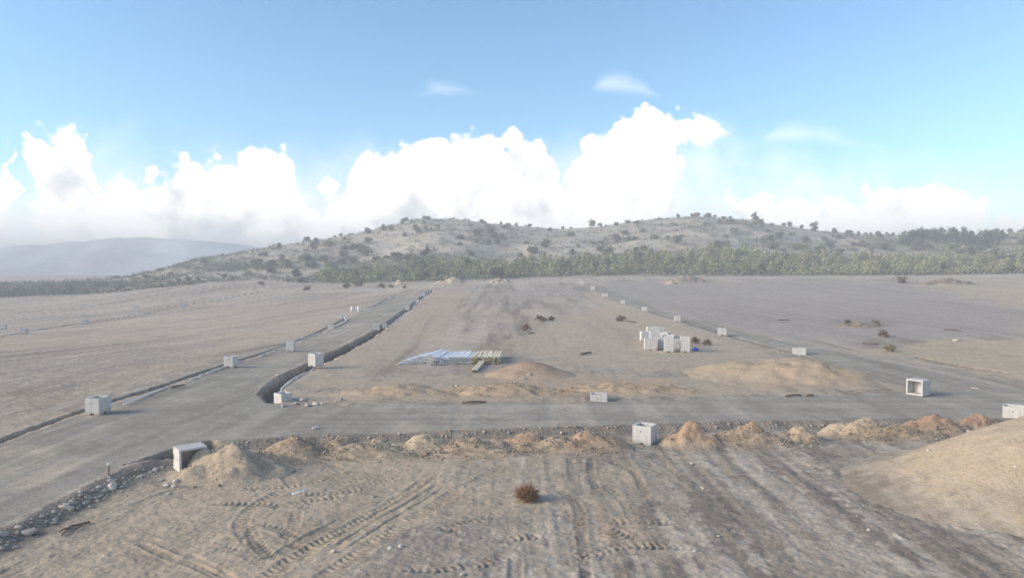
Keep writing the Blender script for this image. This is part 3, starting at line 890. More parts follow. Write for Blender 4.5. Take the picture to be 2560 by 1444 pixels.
# ------------------------------------------------------------------ soil heaps
def heap(px, py_front, w_px, apex_py, soil, label, lean=0.0, squash=0.7, group='spoil heaps along the near edge of the cross road', cat='dirt heap', name='dirt_heap', second=None, lump=0.34, power=1.12, n=56):
    fx_, fy_ = ground_at(px, py_front)
    ppm = F_PX / fy_
    rx = w_px / ppm / 2 * (1.38 if lump > 0.1 and cat == 'dirt heap' else 1.0)
    ry = rx * squash
    cy = fy_ + ry
    cx = fx_ * cy / fy_
    g0 = gz(cx, cy)
    h = CAM_H - cy * (apex_py - HORIZON) / F_PX - g0
    h = max(h, 0.15) * (0.95 if lump > 0.1 and cat == 'dirt heap' else 0.85)
    a = np.linspace(-1.15, 1.15, n)
    A, B = np.meshgrid(a, a)
    x, y = A.ravel(), B.ravel()
    seed = int(px * 7 + py_front)
    rr = random.Random(seed)
    wob = (0.26 if lump > 0.1 else 0.08) * fbm(x * 1.9, y * 1.9, 4 if lump > 0.1 else 2, seed, 0.6)
    cones = [(lean * 0.5, 0.0, 0.72, 1.0)]
    if lump > 0.1:
        for _ in range(7):
            an = rr.uniform(0, 6.28); q_ = rr.uniform(0.25, 0.70)
            cones.append((q_ * math.cos(an), q_ * math.sin(an) * 0.6, rr.uniform(0.36, 0.55), rr.uniform(0.35, 0.72)))
    else:
        cones = [(lean, 0.0, 1.0, 1.0)]
    if second is not None: cones.append(second)
    prof = np.full(x.shape, -0.2)
    for sx, sy, sr, sh in cones:
        r = np.hypot((x - sx) / sr, (y - sy) / sr)
        p1 = 1 - np.sqrt(r * r + 0.09) - wob + 0.13
        prof = np.maximum(prof, np.clip(p1, -0.2, 1) * np.where(p1 > 0, sh, 1))
    skirt = np.clip(1.02 - np.hypot(x, y) - wob, -0.2, 1)
    prof = np.maximum(prof, np.where(skirt > 0, skirt * 0.32, skirt))
    prof = np.where(prof > 0, np.abs(prof) ** power, prof)
    z = prof * h * 1.04 + lump * h * 0.45 * fbm(x * rx * 1.5, y * rx * 1.5, 4, seed + 3, 0.6) * np.clip(prof * 4, 0, 1)
    wx, wy = cx + x * rx, cy + y * ry
    g = land_z(wx, wy)
    z = np.where(prof > 0, g + z + 0.01, g + np.minimum(prof * h * 1.2, -0.005))
    base = SOIL[soil] if isinstance(soil, str) else np.array(soil) * 1.08
    nn = fbm(wx * 0.9, wy * 0.9 + z, 4, seed + 9, 0.6)
    n2 = fbm(wx * 4, wy * 4, 3, seed + 11, 0.6)
    col = base[None] * (1 + 0.22 * nn + 0.14 * n2)[:, None]
    kq = (0.22 + sstep(nn, -0.1, 0.4) * 0.45)[:, None]
    col = col * (1 - kq) + SOIL['tan'] * kq
    kb = ((1 - sstep(prof + 0.12 * n2 + 0.08 * nn, 0.0, 0.34)) * 0.85)[:, None]
    gcol_ = soil_colour(wx, wy, wx * 0 + 9, wx * 0 - 9, wx * 0, wx * 0)
    col = col * (1 - kb) + gcol_ * kb
    f = grid_faces(n, n)
    keep = (prof[f] > -0.12).any(1)
    me = sub_mesh(name, np.stack([wx - cx, wy - cy, z - g0], 1), f, keep, M['heap'], np.clip(col, .02, .8))
    o = link(name, me)
    o.location = (cx, cy, g0)
    set_props(o, label, cat, group)
    HEAPS.append((cx, cy, rx, ry, h, g0))
    return o


HEAPS = []
heap(572, 1200, 215, 1100, 'tan', 'stony grey-tan heap half burying the open concrete box', lean=0.25, squash=0.75, second=(-0.45, -0.25, 0.50, 0.45))
heap(738, 1146, 165, 1082, (0.294, 0.224, 0.163), 'brown heap beside the stony heap by the open box')
heap(852, 1134, 130, 1080, (0.360, 0.287, 0.200), 'tan heap with pale crest, third from the open box')
heap(938, 1132, 110, 1092, 'tan', 'low stony heap left of the pale yellowish heap')
heap(1068, 1132, 150, 1078, (0.414, 0.362, 0.257), 'pale yellowish heap beside a round white rock')
heap(1172, 1138, 170, 1088, (0.330, 0.247, 0.179), 'low brownish heap right of the pale yellowish heap')
heap(1318, 1126, 160, 1074, 'rust', 'rust-coloured heap straight behind the round dry bush', squash=0.65, second=(-0.4, 0, 0.55, 0.7))
heap(1468, 1124, 170, 1064, 'rust', 'broad rust-coloured heap left of the white concrete box', squash=0.62, second=(0.5, 0, 0.5, 0.7))
heap(1728, 1112, 130, 1046, (0.378, 0.259, 0.173), 'pointed rust heap right of the white concrete box')
heap(1872, 1104, 150, 1052, (0.378, 0.259, 0.158), 'orange-tan heap with stone slabs on its left side', second=(-0.5, 0, 0.55, 0.6), squash=0.6)
heap(2000, 1100, 110, 1060, (0.414, 0.322, 0.221), 'tan heap carrying a white block on its crest', squash=0.7)
heap(2156, 1092, 170, 1036, (0.456, 0.356, 0.247), 'cream-coloured heap with a lumpy crest', squash=0.6, second=(-0.5, 0, 0.55, 0.7))
heap(2336, 1086, 195, 1034, (0.348, 0.224, 0.152), 'wide rust-brown heap left of the large sand slope', squash=0.55, second=(-0.5, 0, 0.6, 0.55))
heap(2446, 1062, 90, 1028, (0.360, 0.230, 0.152), 'small rust heap peeking over the large sand slope', squash=0.6)
heap(2840, 1366, 1800, 885, 'beige', 'large smooth sandy heap at the right edge', squash=0.60, group=None, lump=0.04, power=1.35, n=110)
heap(1325, 948, 225, 892, (0.324, 0.218, 0.152), 'smooth reddish-brown heap right of the yellow pipes', squash=0.7, group=None, lump=0.03, power=1.1)
heap(1000, 997, 460, 950, (0.360, 0.287, 0.210), 'left length of the low stony berm behind the cross road', squash=0.25, group='low stony berm behind the cross road', cat='berm', name='dirt_berm', lump=0.5, n=70)
heap(1270, 997, 430, 944, (0.360, 0.270, 0.189), 'middle length of the low stony berm in front of the reddish heap', squash=0.28, group='low stony berm behind the cross road', cat='berm', name='dirt_berm', lump=0.5, n=70)
heap(1545, 993, 440, 943, (0.372, 0.276, 0.189), 'right length of the low stony berm behind the short concrete box', squash=0.28, group='low stony berm behind the cross road', cat='berm', name='dirt_berm', lump=0.5, n=70)
heap(2010, 984, 420, 878, (0.402, 0.310, 0.210), 'broad low sandy spread left of the open-sided concrete box', squash=0.9, group=None, lump=0.15, power=1.2, n=70)
heap(1714, 709, 100, 686, (0.240, 0.213, 0.173), 'grey rubble heap at the far edge of the right field', group='far heaps', lump=0.9)
heap(1678, 712, 34, 698, (0.432, 0.310, 0.231), 'small pinkish heap beside the far grey rubble heap', group='far heaps', lump=0.5)
heap(2364, 716, 130, 694, (0.156, 0.121, 0.095), 'dark earth heap at the far right by the trees', group='far heaps', lump=0.8)
heap(1133, 710, 70, 688, (0.432, 0.368, 0.263), 'pale heap at the far end of the left road', group='far heaps', lump=0.4)
heap(997, 712, 26, 697, (0.444, 0.391, 0.294), 'tiny pale pointed heap at the foot of the pine belt', group='far heaps', lump=0.4)
heap(1246, 708, 60, 692, (0.432, 0.380, 0.304), 'flat pale rubble heap right of the far pale heap', group='far heaps', lump=0.9)
heap(2150, 820, 110, 803, (0.180, 0.138, 0.105), 'dark low brush-covered mound in the right field', group=None, squash=0.5, lump=0.9)

GB = 'low banks of loose soil joining the heaps'
heap(640, 1162, 330, 1118, (.33, .275, .21), 'low bank joining the stony heap and the brown heap', squash=0.30, group=GB, cat='dirt bank', name='dirt_bank', lump=0.6, n=70)
heap(905, 1140, 330, 1098, (.34, .285, .215), 'low bank behind the third heap and the low stony heap', squash=0.24, group=GB, cat='dirt bank', name='dirt_bank', lump=0.6, n=70)
heap(1180, 1134, 330, 1096, (.35, .28, .21), 'low bank running on from the yellowish to the rust heap', squash=0.24, group=GB, cat='dirt bank', name='dirt_bank', lump=0.6, n=70)
heap(1400, 1124, 330, 1084, (.38, .28, .20), 'rust-coloured bank joining the two rust heaps left of the white box', squash=0.22, group=GB, cat='dirt bank', name='dirt_bank', lump=0.6, n=70)
heap(1850, 1106, 370, 1066, (.38, .29, .21), 'low bank between the pointed rust heap and the tan heap', squash=0.20, group=GB, cat='dirt bank', name='dirt_bank', lump=0.6, n=70)
heap(2240, 1090, 330, 1054, (.38, .29, .205), 'low bank from the cream heap to the rust-brown heap', squash=0.20, group=GB, cat='dirt bank', name='dirt_bank', lump=0.6, n=70)

# ------------------------------------------------------------------ rocks
def rock_mesh(seed, mat):
    bm = bmesh.new()
    bmesh.ops.create_icosphere(bm, subdivisions=2, radius=0.5)
    rr = random.Random(seed)
    ax = [Vector((rr.uniform(-1, 1), rr.uniform(-1, 1), rr.uniform(-1, 1))).normalized() for _ in range(9)]
    cut = [rr.uniform(0.28, 0.44) for _ in range(9)]
    for v in bm.verts:
        for a_, c_ in zip(ax, cut):
            d = v.co.dot(a_)
            if d > c_: v.co -= a_ * (d - c_) * 0.9
        v.co *= 1 + rr.uniform(-0.05, 0.05)
        v.co.z *= 0.75
    return bm_mesh('rock', bm, mat)


ROCKM = [rock_mesh(i, M['rock']) for i in range(5)]
TANM = [rock_mesh(i + 20, M['tanrock']) for i in range(4)]
WHITEM = [rock_mesh(i + 40, M['whiterock']) for i in range(3)]


def surface(X, Y):
    """ground or heap height"""
    z = gz(X, Y)
    for cx, cy, rx, ry, h, g0 in HEAPS:
        r = math.hypot((X - cx) / rx, (Y - cy) / ry)
        if r < 1: z = max(z, gz(X, Y) + (1 - r) * h * 0.93)
    return z


def rock(X, Y, s, mesh, label, group=None, flat=1.0, stretch=1.0, name='rock'):
    o = link(name, mesh)
    sx, sy, sz = s * stretch, s, s * flat * random.uniform(0.75, 1.0)
    o.scale = (sx, sy, sz)
    o.location = (X, Y, surface(X, Y) + sz * 0.20)
    o.rotation_euler = (random.uniform(-.2, .2), random.uniform(-.2, .2), random.uniform(0, 6.28))
    return set_props(o, label, 'rock', group)


for px, py, s, ms, st, lab in [
        (73, 1316, 0.75, 1, 1.3, 'big pale blue-grey boulder in the rubble bank near the left edge'),
        (166, 1259, 0.42, 1, 2.2, 'long flat pale slab in the rubble bank'),
        (280, 1207, 0.58, 2, 1.4, 'rounded cream boulder at the foot of the flag stake'),
        (137, 1289, 0.34, 1, 1.1, 'angular pale rock below the long flat slab'),
        (8, 1331, 0.42, 1, 1.1, 'pale rock cut by the left edge of the picture'),
        (40, 1348, 0.32, 1, 1.0, 'small rounded rock right below the big pale boulder'),
        (228, 1251, 0.40, 1, 1.0, 'white square-faced rock midway along the rubble bank'),
        (304, 1204, 0.32, 1, 1.1, 'bluish rock right of the rounded cream boulder'),
        (389, 1161, 0.38, 2, 1.3, 'pale boulder at the lip of the near ditch'),
        (374, 1167, 0.30, 2, 1.2, 'smaller boulder beside the one at the near ditch lip'),
        (402, 1186, 0.30, 2, 1.3, 'pale rock below the near ditch'),
        (417, 1198, 0.36, 2, 1.3, 'cream rock left of the stony heap foot'),
        (440, 1190, 0.40, 2, 1.0, 'upper rounded rock at the stony heap foot'),
        (436, 1200, 0.38, 2, 1.0, 'lower rounded rock at the stony heap foot'),
        (424, 1216, 0.30, 2, 1.4, 'flat stone lying in front of the stony heap'),
        (985, 1103, 0.52, 2, 1.0, 'round white rock between the low and the yellowish heap'),
        (1997, 1058, 0.62, 2, 1.0, 'white block on the crest of the tan heap'),
        (1987, 1068, 0.30, 2, 1.4, 'flat white chip below the white block'),
        (976, 1352, 0.30, 2, 1.0, 'left one of two white rocks in the near lot'),
        (1002, 1348, 0.28, 2, 1.0, 'right one of two white rocks in the near lot'),
        (833, 1360, 0.24, 2, 1.0, 'tan rock beside the wide tread marks'),
        (932, 1227, 0.26, 1, 1.0, 'grey rock in the dark scraped patch'),
        (1757, 1206, 0.26, 2, 1.0, 'white pyramid-shaped stone in the grey lot'),
        (1740, 1358, 0.20, 2, 1.6, 'thin white stone at the end of a tread mark'),
        (1797, 1322, 0.18, 2, 1.0, 'small white stone right of the tread marks'),
        (2172, 1305, 0.22, 2, 1.0, 'white stone on the pale streak in the right lot'),
        (2319, 1180, 0.26, 2, 1.0, 'left white stone on the sand slope foot'),
        (2419, 1164, 0.24, 2, 1.0, 'white stone high on the sand slope'),
        (2538, 1244, 0.22, 2, 1.0, 'white stone on the sand slope near the right edge'),
        (1730, 1145, 0.22, 2, 1.5, 'flat white stone below the pointed rust heap'),
        (1156, 1414, 0.24, 2, 1.6, 'pale flat stone at the lower edge of the lot'),
        (757, 1001, 0.62, 2, 1.0, 'upright white block in the line of broken concrete'),
        (708, 1013, 0.42, 2, 1.8, 'flat white slab in front of the corner box'),
        (740, 1008, 0.46, 2, 1.4, 'white chunk left of the upright block'),
        (768, 1012, 0.46, 2, 1.6, 'flat white chunk right of the upright block'),
        (788, 1009, 0.52, 2, 1.9, 'long white slab in the line of broken concrete'),
        (803, 1009, 0.36, 2, 1.6, 'thin white slab at the right of the broken concrete'),
        (853, 999, 0.44, 1, 1.0, 'grey rock right of the broken concrete'),
        (840, 1005, 0.32, 2, 1.0, 'small pale rock right of the broken concrete'),
        (693, 1003, 0.32, 1, 1.0, 'small rock against the corner box'),
        (2393, 852, 0.9, 2, 1.8, 'long white stone in the right field'),
        (2440, 972, 0.35, 2, 2.4, 'thin white stick-like stone beside the road at right'),
        (716, 953, 0.36, 2, 1.4, 'pale stone on the bank of the main ditch'),
        (694, 937, 0.36, 2, 1.0, 'pale stone on the road side of the main ditch'),
        (1325, 945, 0.55, 1, 1.2, 'pale boulder on the berm crest before the reddish heap'),
        (1312, 948, 0.45, 1, 1.2, 'grey boulder on the berm crest before the reddish heap'),
        (1130, 967, 0.5, 1, 1.1, 'tan boulder on the left length of the berm')]:
    X, Y = ground_at(px, py)
    rock(X, Y, s, (ROCKM if ms == 1 else WHITEM)[hash(lab[:3]) % 3 if False else len(lab) % 3], lab, None, 0.9, st)


def scatter(line_pix, width, count, smin, smax, meshes, label, group, off=0.0):
    ln = resample(world_line(line_pix), 0.3)
    for _ in range(count):
        i = random.randrange(len(ln) - 1)
        d = ln[i + 1] - ln[i]
        d = d / (np.hypot(*d) + 1e-9)
        nrm = np.array([d[1], -d[0]])
        p = ln[i] + nrm * (off + random.gauss(0, 0.5) * width)
        s = smin + (smax - smin) * random.random() ** 2.2
        rock(p[0], p[1], s, random.choice(meshes), label, group)


random.seed(5)
scatter([(-60, 1372), (0, 1340), (150, 1265), (290, 1200), (420, 1150)], 0.62, 125, 0.14, 0.38, ROCKM, 'small grey rock in the rubble bank below the left road', 'rocks of the rubble bank')
scatter([(520, 1112), (700, 1100), (900, 1091), (1200, 1078), (1580, 1065)], 0.65, 70, 0.14, 0.40, ROCKM + TANM, 'loose rock on the shoulder behind the left row of heaps', 'rocks on the road shoulder')
scatter([(1640, 1062), (1900, 1055), (2250, 1052)], 0.6, 34, 0.14, 0.40, ROCKM + TANM, 'loose rock on the shoulder behind the right row of heaps', 'rocks on the right road shoulder')
scatter([(860, 975), (1050, 968), (1300, 960), (1700, 965)], 1.6, 42, 0.16, 0.42, TANM + ROCKM, 'loose stone on the low berm behind the cross road', 'stones on the berm')
scatter([(1300, 738), (1360, 732), (1430, 738)], 4.0, 16, 0.5, 1.3, WHITEM, 'pale boulder in the far rubble patch between the roads', 'far pale boulders')

# uncountable small stones
_o = bmesh.new(); bmesh.ops.create_icosphere(_o, subdivisions=1, radius=0.5)
IV = np.array([v.co[:] for v in _o.verts]); IF = np.array([[v.index for v in f.verts] for f in _o.faces]); _o.free()


def pebbles(name, pts, sizes, mat, label):
    n = len(pts)
    V = np.empty((n, len(IV), 3))
    for i, ((x, y, z), s) in enumerate(zip(pts, sizes)):
        q = Euler((rng.uniform(0, 6), rng.uniform(0, 6), rng.uniform(0, 6))).to_matrix()
        V[i] = (IV * (s * rng.uniform(0.6, 1.25, 3)) * rng.uniform(.8, 1.15, (len(IV), 1))) @ np.array(q) + (x, y, z + 0.1 * s)
    Fc = (IF[None] + (np.arange(n) * len(IV))[:, None, None]).reshape(-1, 3)
    o = link(name, mesh_np(name, V.reshape(-1, 3), Fc, mat, smooth=False))
    return set_props(o, label, 'stones', None, 'stuff')


def line_pts(line_pix, width, count, off=0.0):
    ln = resample(world_line(line_pix), 0.3)
    idx = rng.integers(0, len(ln) - 1, count)
    d = ln[idx + 1] - ln[idx]; d /= np.hypot(d[:, 0], d[:, 1])[:, None] + 1e-9
    p = ln[idx] + np.stack([d[:, 1], -d[:, 0]], 1) * (off + rng.normal(0, 0.5, count) * width)[:, None]
    return p


pp = [line_pts([(-60, 1372), (0, 1340), (150, 1265), (290, 1200), (420, 1150)], 0.75, 1300),
      line_pts([(420, 1150), (520, 1112), (700, 1100), (900, 1091), (1200, 1078), (1580, 1065), (1900, 1055), (2250, 1052)], 0.75, 1500),
      line_pts([(655, 990), (645, 965), (700, 935), (780, 898)], 0.4, 120)]
pp = np.vstack(pp)
pz = land_z(pp[:, 0], pp[:, 1])
pebbles('shoulder_gravel', np.c_[pp, pz], 0.05 + 0.11 * rng.random(len(pp)) ** 2, M['rock'], 'grey gravel and broken stone along the road shoulder')
hp_, hs_ = [], []
for i, (cx, cy, rx, ry, h, g0) in enumerate(HEAPS):
    if cy > 140 or rx > 8 : continue
    n = int(70 * rx)
    if i == 15: n = 10
    for _ in range(n):
        r = math.sqrt(rng.random()) * 1.08; a = rng.uniform(0, 6.283)
        x, y = cx + r * math.cos(a) * rx, cy + r * math.sin(a) * ry
        hp_.append((x, y, 0)); hs_.append(0.04 + 0.16 * rng.random() ** 3)
hp_ = np.array(hp_)
zs = land_z(hp_[:, 0], hp_[:, 1])
for cx, cy, rx, ry, h, g0 in HEAPS:
    r = np.hypot((hp_[:, 0] - cx) / rx, (hp_[:, 1] - cy) / ry)
    zs = np.where(r < 1, np.maximum(zs, land_z(hp_[:, 0], hp_[:, 1]) + (1 - r) * h * 0.95), zs)
hp_[:, 2] = zs
pebbles('heap_stones', hp_, hs_, M['tanrock'], 'small tan stones scattered over the soil heaps')
lp = np.c_[rng.uniform(-24, 34, 1500), rng.uniform(24, 50, 1500)]
lp = lp[poly_sd(lp[:, 0], lp[:, 1], LOT) < -1.5]
pebbles('lot_pebbles', np.c_[lp, land_z(lp[:, 0], lp[:, 1])], 0.03 + 0.07 * rng.random(len(lp)) ** 4, M['rock'], 'small loose pebbles strewn over the near lot')

# ------------------------------------------------------------------ concrete boxes
_wall_cache = {}


def vault_parts(w_, d_, h_):
    key = (w_, d_, h_)
    if key in _wall_cache: return _wall_cache[key]
    t = 0.13

    def outline(L, nw=0.40, nh=0.17):
        return [(-L / 2, 0), (-nw / 2, 0), (-nw / 2 + 0.06, nh), (nw / 2 - 0.06, nh), (nw / 2, 0), (L / 2, 0), (L / 2, h_), (-L / 2, h_)]
    out = []
    for s in (-1, 1):
        bm = bmesh.new()
        ya, yb = (-d_ / 2, -d_ / 2 + t) if s < 0 else (d_ / 2 - t, d_ / 2)
        add_prism(bm, outline(w_), 'y', ya, yb)
        bmesh.ops.bevel(bm, geom=[e for e in bm.edges], offset=0.018, segments=1, affect='EDGES', clamp_overlap=True)
        out.append(('wall', bm_mesh('wall', bm, M['concrete'])))
        bm = bmesh.new()
        xa, xb = (-w_ / 2, -w_ / 2 + t) if s < 0 else (w_ / 2 - t, w_ / 2)
        add_prism(bm, outline(d_ - 2 * t + 0.02), 'x', xa + 0.004 * (s < 0), xb - 0.004 * (s > 0))
        out.append(('wall', bm_mesh('wall', bm, M['concrete'])))
    bm = bmesh.new()
    add_box(bm, (-w_ / 2 + t, -d_ / 2 + t, 0.20), (w_ / 2 - t, d_ / 2 - t, 0.30))
    out.append(('floor_slab', bm_mesh('floor_slab', bm, M['concrete'])))
    for ax_, (cx, cy) in (('y', (-0.08, -d_ / 2)), ('x', (w_ / 2, 0.06)), ('x', (-w_ / 2, 0.06))):
        bm = bmesh.new()
        c8 = [(0.05 * math.cos(k / 10 * 2 * math.pi) + (cx if ax_ == 'y' else cy), h_ * 0.72 + 0.05 * math.sin(k / 10 * 2 * math.pi)) for k in range(10)]
        e = cy if ax_ == 'y' else cx
        add_prism(bm, c8, ax_, e - 0.006, e + 0.006)
        out.append(('cable_port', bm_mesh('cable_port', bm, M['port'])))
    _wall_cache[key] = out
    return out


_far_mesh = {}


def far_vault_mesh(w_, d_, h_):
    key = (w_, d_, h_)
    if key not in _far_mesh:
        bm = bmesh.new(); t = 0.13
        add_prism(bm, [(-w_ / 2, 0), (-.2, 0), (-.15, .17), (.15, .17), (.2, 0), (w_ / 2, 0), (w_ / 2, h_), (-w_ / 2, h_)], 'y', -d_ / 2, -d_ / 2 + t)
        add_box(bm, (-w_ / 2, d_ / 2 - t, 0), (w_ / 2, d_ / 2, h_))
        add_box(bm, (-w_ / 2 + .003, -d_ / 2 + t, 0), (-w_ / 2 + t, d_ / 2 - t, h_))
        add_box(bm, (w_ / 2 - t, -d_ / 2 + t, 0), (w_ / 2 - .003, d_ / 2 - t, h_))
        add_box(bm, (-w_ / 2 + t, -d_ / 2 + t, .15), (w_ / 2 - t, d_ / 2 - t, .25))
        _far_mesh[key] = bm_mesh('concrete_box', bm, M['concrete'])
    return _far_mesh[key]


def vault(px, py, yaw, label, size=(1.3, 1.3, 1.3), sink=0.0, group='concrete boxes set out along the roads', tip=None, far=False, xy=None, tilt=0.0, lift=0.0):
    X, Y = ground_at(px, py) if xy is None else xy
    if xy is None:                                    # pixel marks the nearest foot of the box
        Y2 = Y + size[1] * 0.5; X, Y = X * Y2 / Y, Y2
    z = max(gz(X, Y), float(base_z(np.array([X]), np.array([Y]))[0]) - 0.4) - sink + lift
    rot = [0, tilt, R(yaw)]
    if far:
        o = link('concrete_box', far_vault_mesh(*size))
    else:
        o = empty('concrete_box', (0, 0, 0))
        ws = []
        for nm, me in vault_parts(*size):
            if nm == 'cable_port': link(nm, me, {0: ws[0], 1: ws[3], 2: ws[1]}[np_])
            else:
                ch = link(nm, me, o)
                if nm == 'wall': ws.append(ch)
                np_ = -1
            if nm in ('cable_port', 'floor_slab'): np_ += 1
    if tip == 'front':                                 # lying on its back wall, mouth towards -Y
        o.rotation_euler = Euler((R(90), 0, R(yaw)), 'XYZ')
        z += size[1] / 2
        off = Matrix.Rotation(R(yaw), 3, 'Z') @ Vector((0, size[2] / 2, 0))
        X += off.x; Y += off.y
    else:
        o.rotation_euler = rot
    o.location = (X, Y, z)
    return set_props(o, label, 'concrete box', group)


vault(1612, 1098, -30, 'large white open-topped concrete box with notched foot between the rust heaps', (1.34, 1.34, 1.32), sink=0.05)
vault(2295, 990, -58, 'concrete box lying on its side with its open mouth to the left', (1.5, 1.45, 1.35), tip='front')
vault(1497, 1002, -7, 'short half-buried concrete box on the far side of the cross road', (1.5, 1.3, 1.3), sink=0.72)
vault(708, 1003, -38, 'concrete box at the road corner by the ditch end', (1.15, 1.15, 1.3), sink=0.22)
vault(790, 921, -32, 'concrete box standing in the main ditch with white pipe at its foot', (1.25, 1.3, 1.55), sink=0.1, lift=0.35)
vault(246, 1035, -5, 'open-topped concrete box nearest the left edge beside the left road', (1.22, 1.5, 1.35), sink=0.05)
vault(577, 919, -5, 'second concrete box along the left edge of the left road', (1.15, 1.2, 1.35), sink=0.02)
vault(727, 878, 3, 'tall concrete box, third along the left edge of the left road', (1.1, 1.1, 1.5))
vault(828, 822, 5, 'low concrete box, fourth along the left edge of the left road', (1.2, 1.1, 1.1), sink=0.3, far=True)
vault(851, 798, 5, 'small concrete box above the bent white pipe', (1.0, 1.0, 1.1), sink=0.1, far=True)
vault(941, 826, 5, 'larger of the two boxes side by side in the main ditch', (1.25, 1.2, 1.4), lift=0.4, far=True)
vault(962, 819, 12, 'smaller of the two boxes side by side in the main ditch', (1.0, 1.1, 1.1), lift=0.2, far=True)
vault(1019, 775, 5, 'third concrete box up the main ditch, beyond the pair', (1.1, 1.1, 1.2), lift=0.3, far=True)
vault(1044, 759, 5, 'fourth concrete box up the main ditch', (1.1, 1.1, 1.2), lift=0.4, far=True)
vault(1058, 740, 5, 'farthest concrete box in the main ditch', (1.3, 1.1, 1.3), lift=0.3, far=True)
vault(980, 746, 20, 'wide concrete box at the far left edge of the left road', (2.0, 1.1, 1.1), sink=0.2, far=True)
vault(476, 1168, 41, 'open-sided concrete box half buried by the stony heap', (1.6, 1.35, 1.3), tip='front', lift=0.12)
vault(1998, 884, -20, 'sunken concrete box on the right road below the dark field', (1.7, 1.3, 1.3), sink=0.45)
vault(1805, 839, -12, 'concrete box on the right road level with the box pile', (1.35, 1.2, 1.3), far=True)
vault(1693, 804, -10, 'concrete box on the right road just behind the box pile', (1.3, 1.2, 1.3), far=True)
vault(1611, 778, -10, 'third concrete box up the right road beyond the box pile', (1.4, 1.2, 1.25), far=True)
vault(1557, 760, -10, 'fourth concrete box up the right road', (1.3, 1.2, 1.25), far=True)
vault(1512, 742, -10, 'fifth concrete box up the right road, wide and low', (2.2, 1.2, 1.2), far=True)
vault(1482, 724, -10, 'sixth concrete box up the right road', (1.6, 1.2, 1.3), far=True)
vault(1455, 711, -10, 'farthest concrete box up the right road', (1.8, 1.2, 1.4), far=True)
vault(2535, 1046, -35, 'concrete box showing its top behind the large sandy heap', (1.5, 1.4, 1.3), sink=0.45)
vault(60, 835, 12, 'concrete box on the field ditch nearest the left edge', (1.3, 1.3, 1.4), far=True)
vault(9, 823, 12, 'concrete box cut by the left edge across the field ditch', (1.3, 1.3, 1.4), far=True)
vault(213, 810, 12, 'second concrete box along the field ditch', (1.3, 1.3, 1.35), far=True)
vault(210, 791, 12, 'faint concrete box above the second one of the field ditch', (1.2, 1.2, 0.9), far=True)
vault(370, 785, 12, 'small concrete box in the middle of the field ditch', (1.0, 1.0, 1.0), far=True)
vault(342, 769, 12, 'flat pale concrete box above the middle of the field ditch', (1.5, 1.2, 0.7), far=True)
vault(457, 768, 12, 'fourth concrete box along the field ditch', (1.4, 1.3, 1.3), far=True)
vault(452, 752, 12, 'faint concrete box above the fourth one of the field ditch', (1.2, 1.2, 0.9), far=True)
vault(547, 753, 12, 'farthest concrete box along the field ditch', (1.5, 1.3, 1.5), far=True)

# stock of boxes stacked in the middle of the lot
G2 = 'stock of concrete boxes in the middle lot'


def stock(px, D, size, yaw, label, lift=0.0, tip=None):
    X = (px - CX) / F_PX * D
    vault(0, 0, yaw, label, size, xy=(X, D), group=G2, lift=lift, tip=tip)


stock(1627, 99.5, (1.75, 1.5, 1.7), -6, 'front left box of the stock pile')
stock(1657, 100.2, (1.2, 1.4, 1.65), -6, 'narrow box right of the front left box of the stock pile')
stock(1673, 97.0, (1.3, 1.15, 2.15), -10, 'tall notched box, left of the two tall front ones in the stock pile')
stock(1695, 99.6, (1.5, 1.2, 1.5), -10, 'box set back between the two tall front ones')
stock(1714, 97.0, (1.3, 1.15, 2.15), -10, 'tall notched box at the right front of the stock pile', tip=None)
stock(1641, 103.5, (1.9, 1.7, 1.75), -6, 'pale box behind the front left box of the stock pile')
stock(1674, 104.2, (1.8, 1.7, 1.7), -25, 'turned box behind the tall front ones of the stock pile')
stock(1612, 112.0, (1.3, 1.6, 1.6), 0, 'leftmost box at the back of the stock pile')
stock(1637, 109.0, (1.5, 1.5, 1.9), -4, 'square box in the middle of the stock pile')
stock(1661, 111.5, (1.6, 1.5, 1.5), -25, 'blue-shaded box at the right back of the stock pile')
stock(1632, 116.0, (1.9, 1.6, 1.95), -4, 'big box in the back row of the stock pile')
stock(1654, 118.5, (1.3, 1.4, 1.5), -4, 'lowest box at the back right corner of the stock pile')

# ------------------------------------------------------------------ pipe stack
def pipe_mesh(L, r, mat, seg=12):
    bm = bmesh.new()
    ri = r * 0.86
    R_ = [[bm.verts.new((rad * math.cos(k / seg * 2 * math.pi), y, rad * math.sin(k / seg * 2 * math.pi))) for k in range(seg)]
          for rad, y in ((r, 0), (r, L), (ri, L), (ri, 0))]
    for a in range(4):
        A, B = R_[a], R_[(a + 1) % 4]
        for k in range(seg):
            bm.faces.new((A[k], A[(k + 1) % seg], B[(k + 1) % seg], B[k]))
    me = bm_mesh('pipe', bm, mat)
    return me


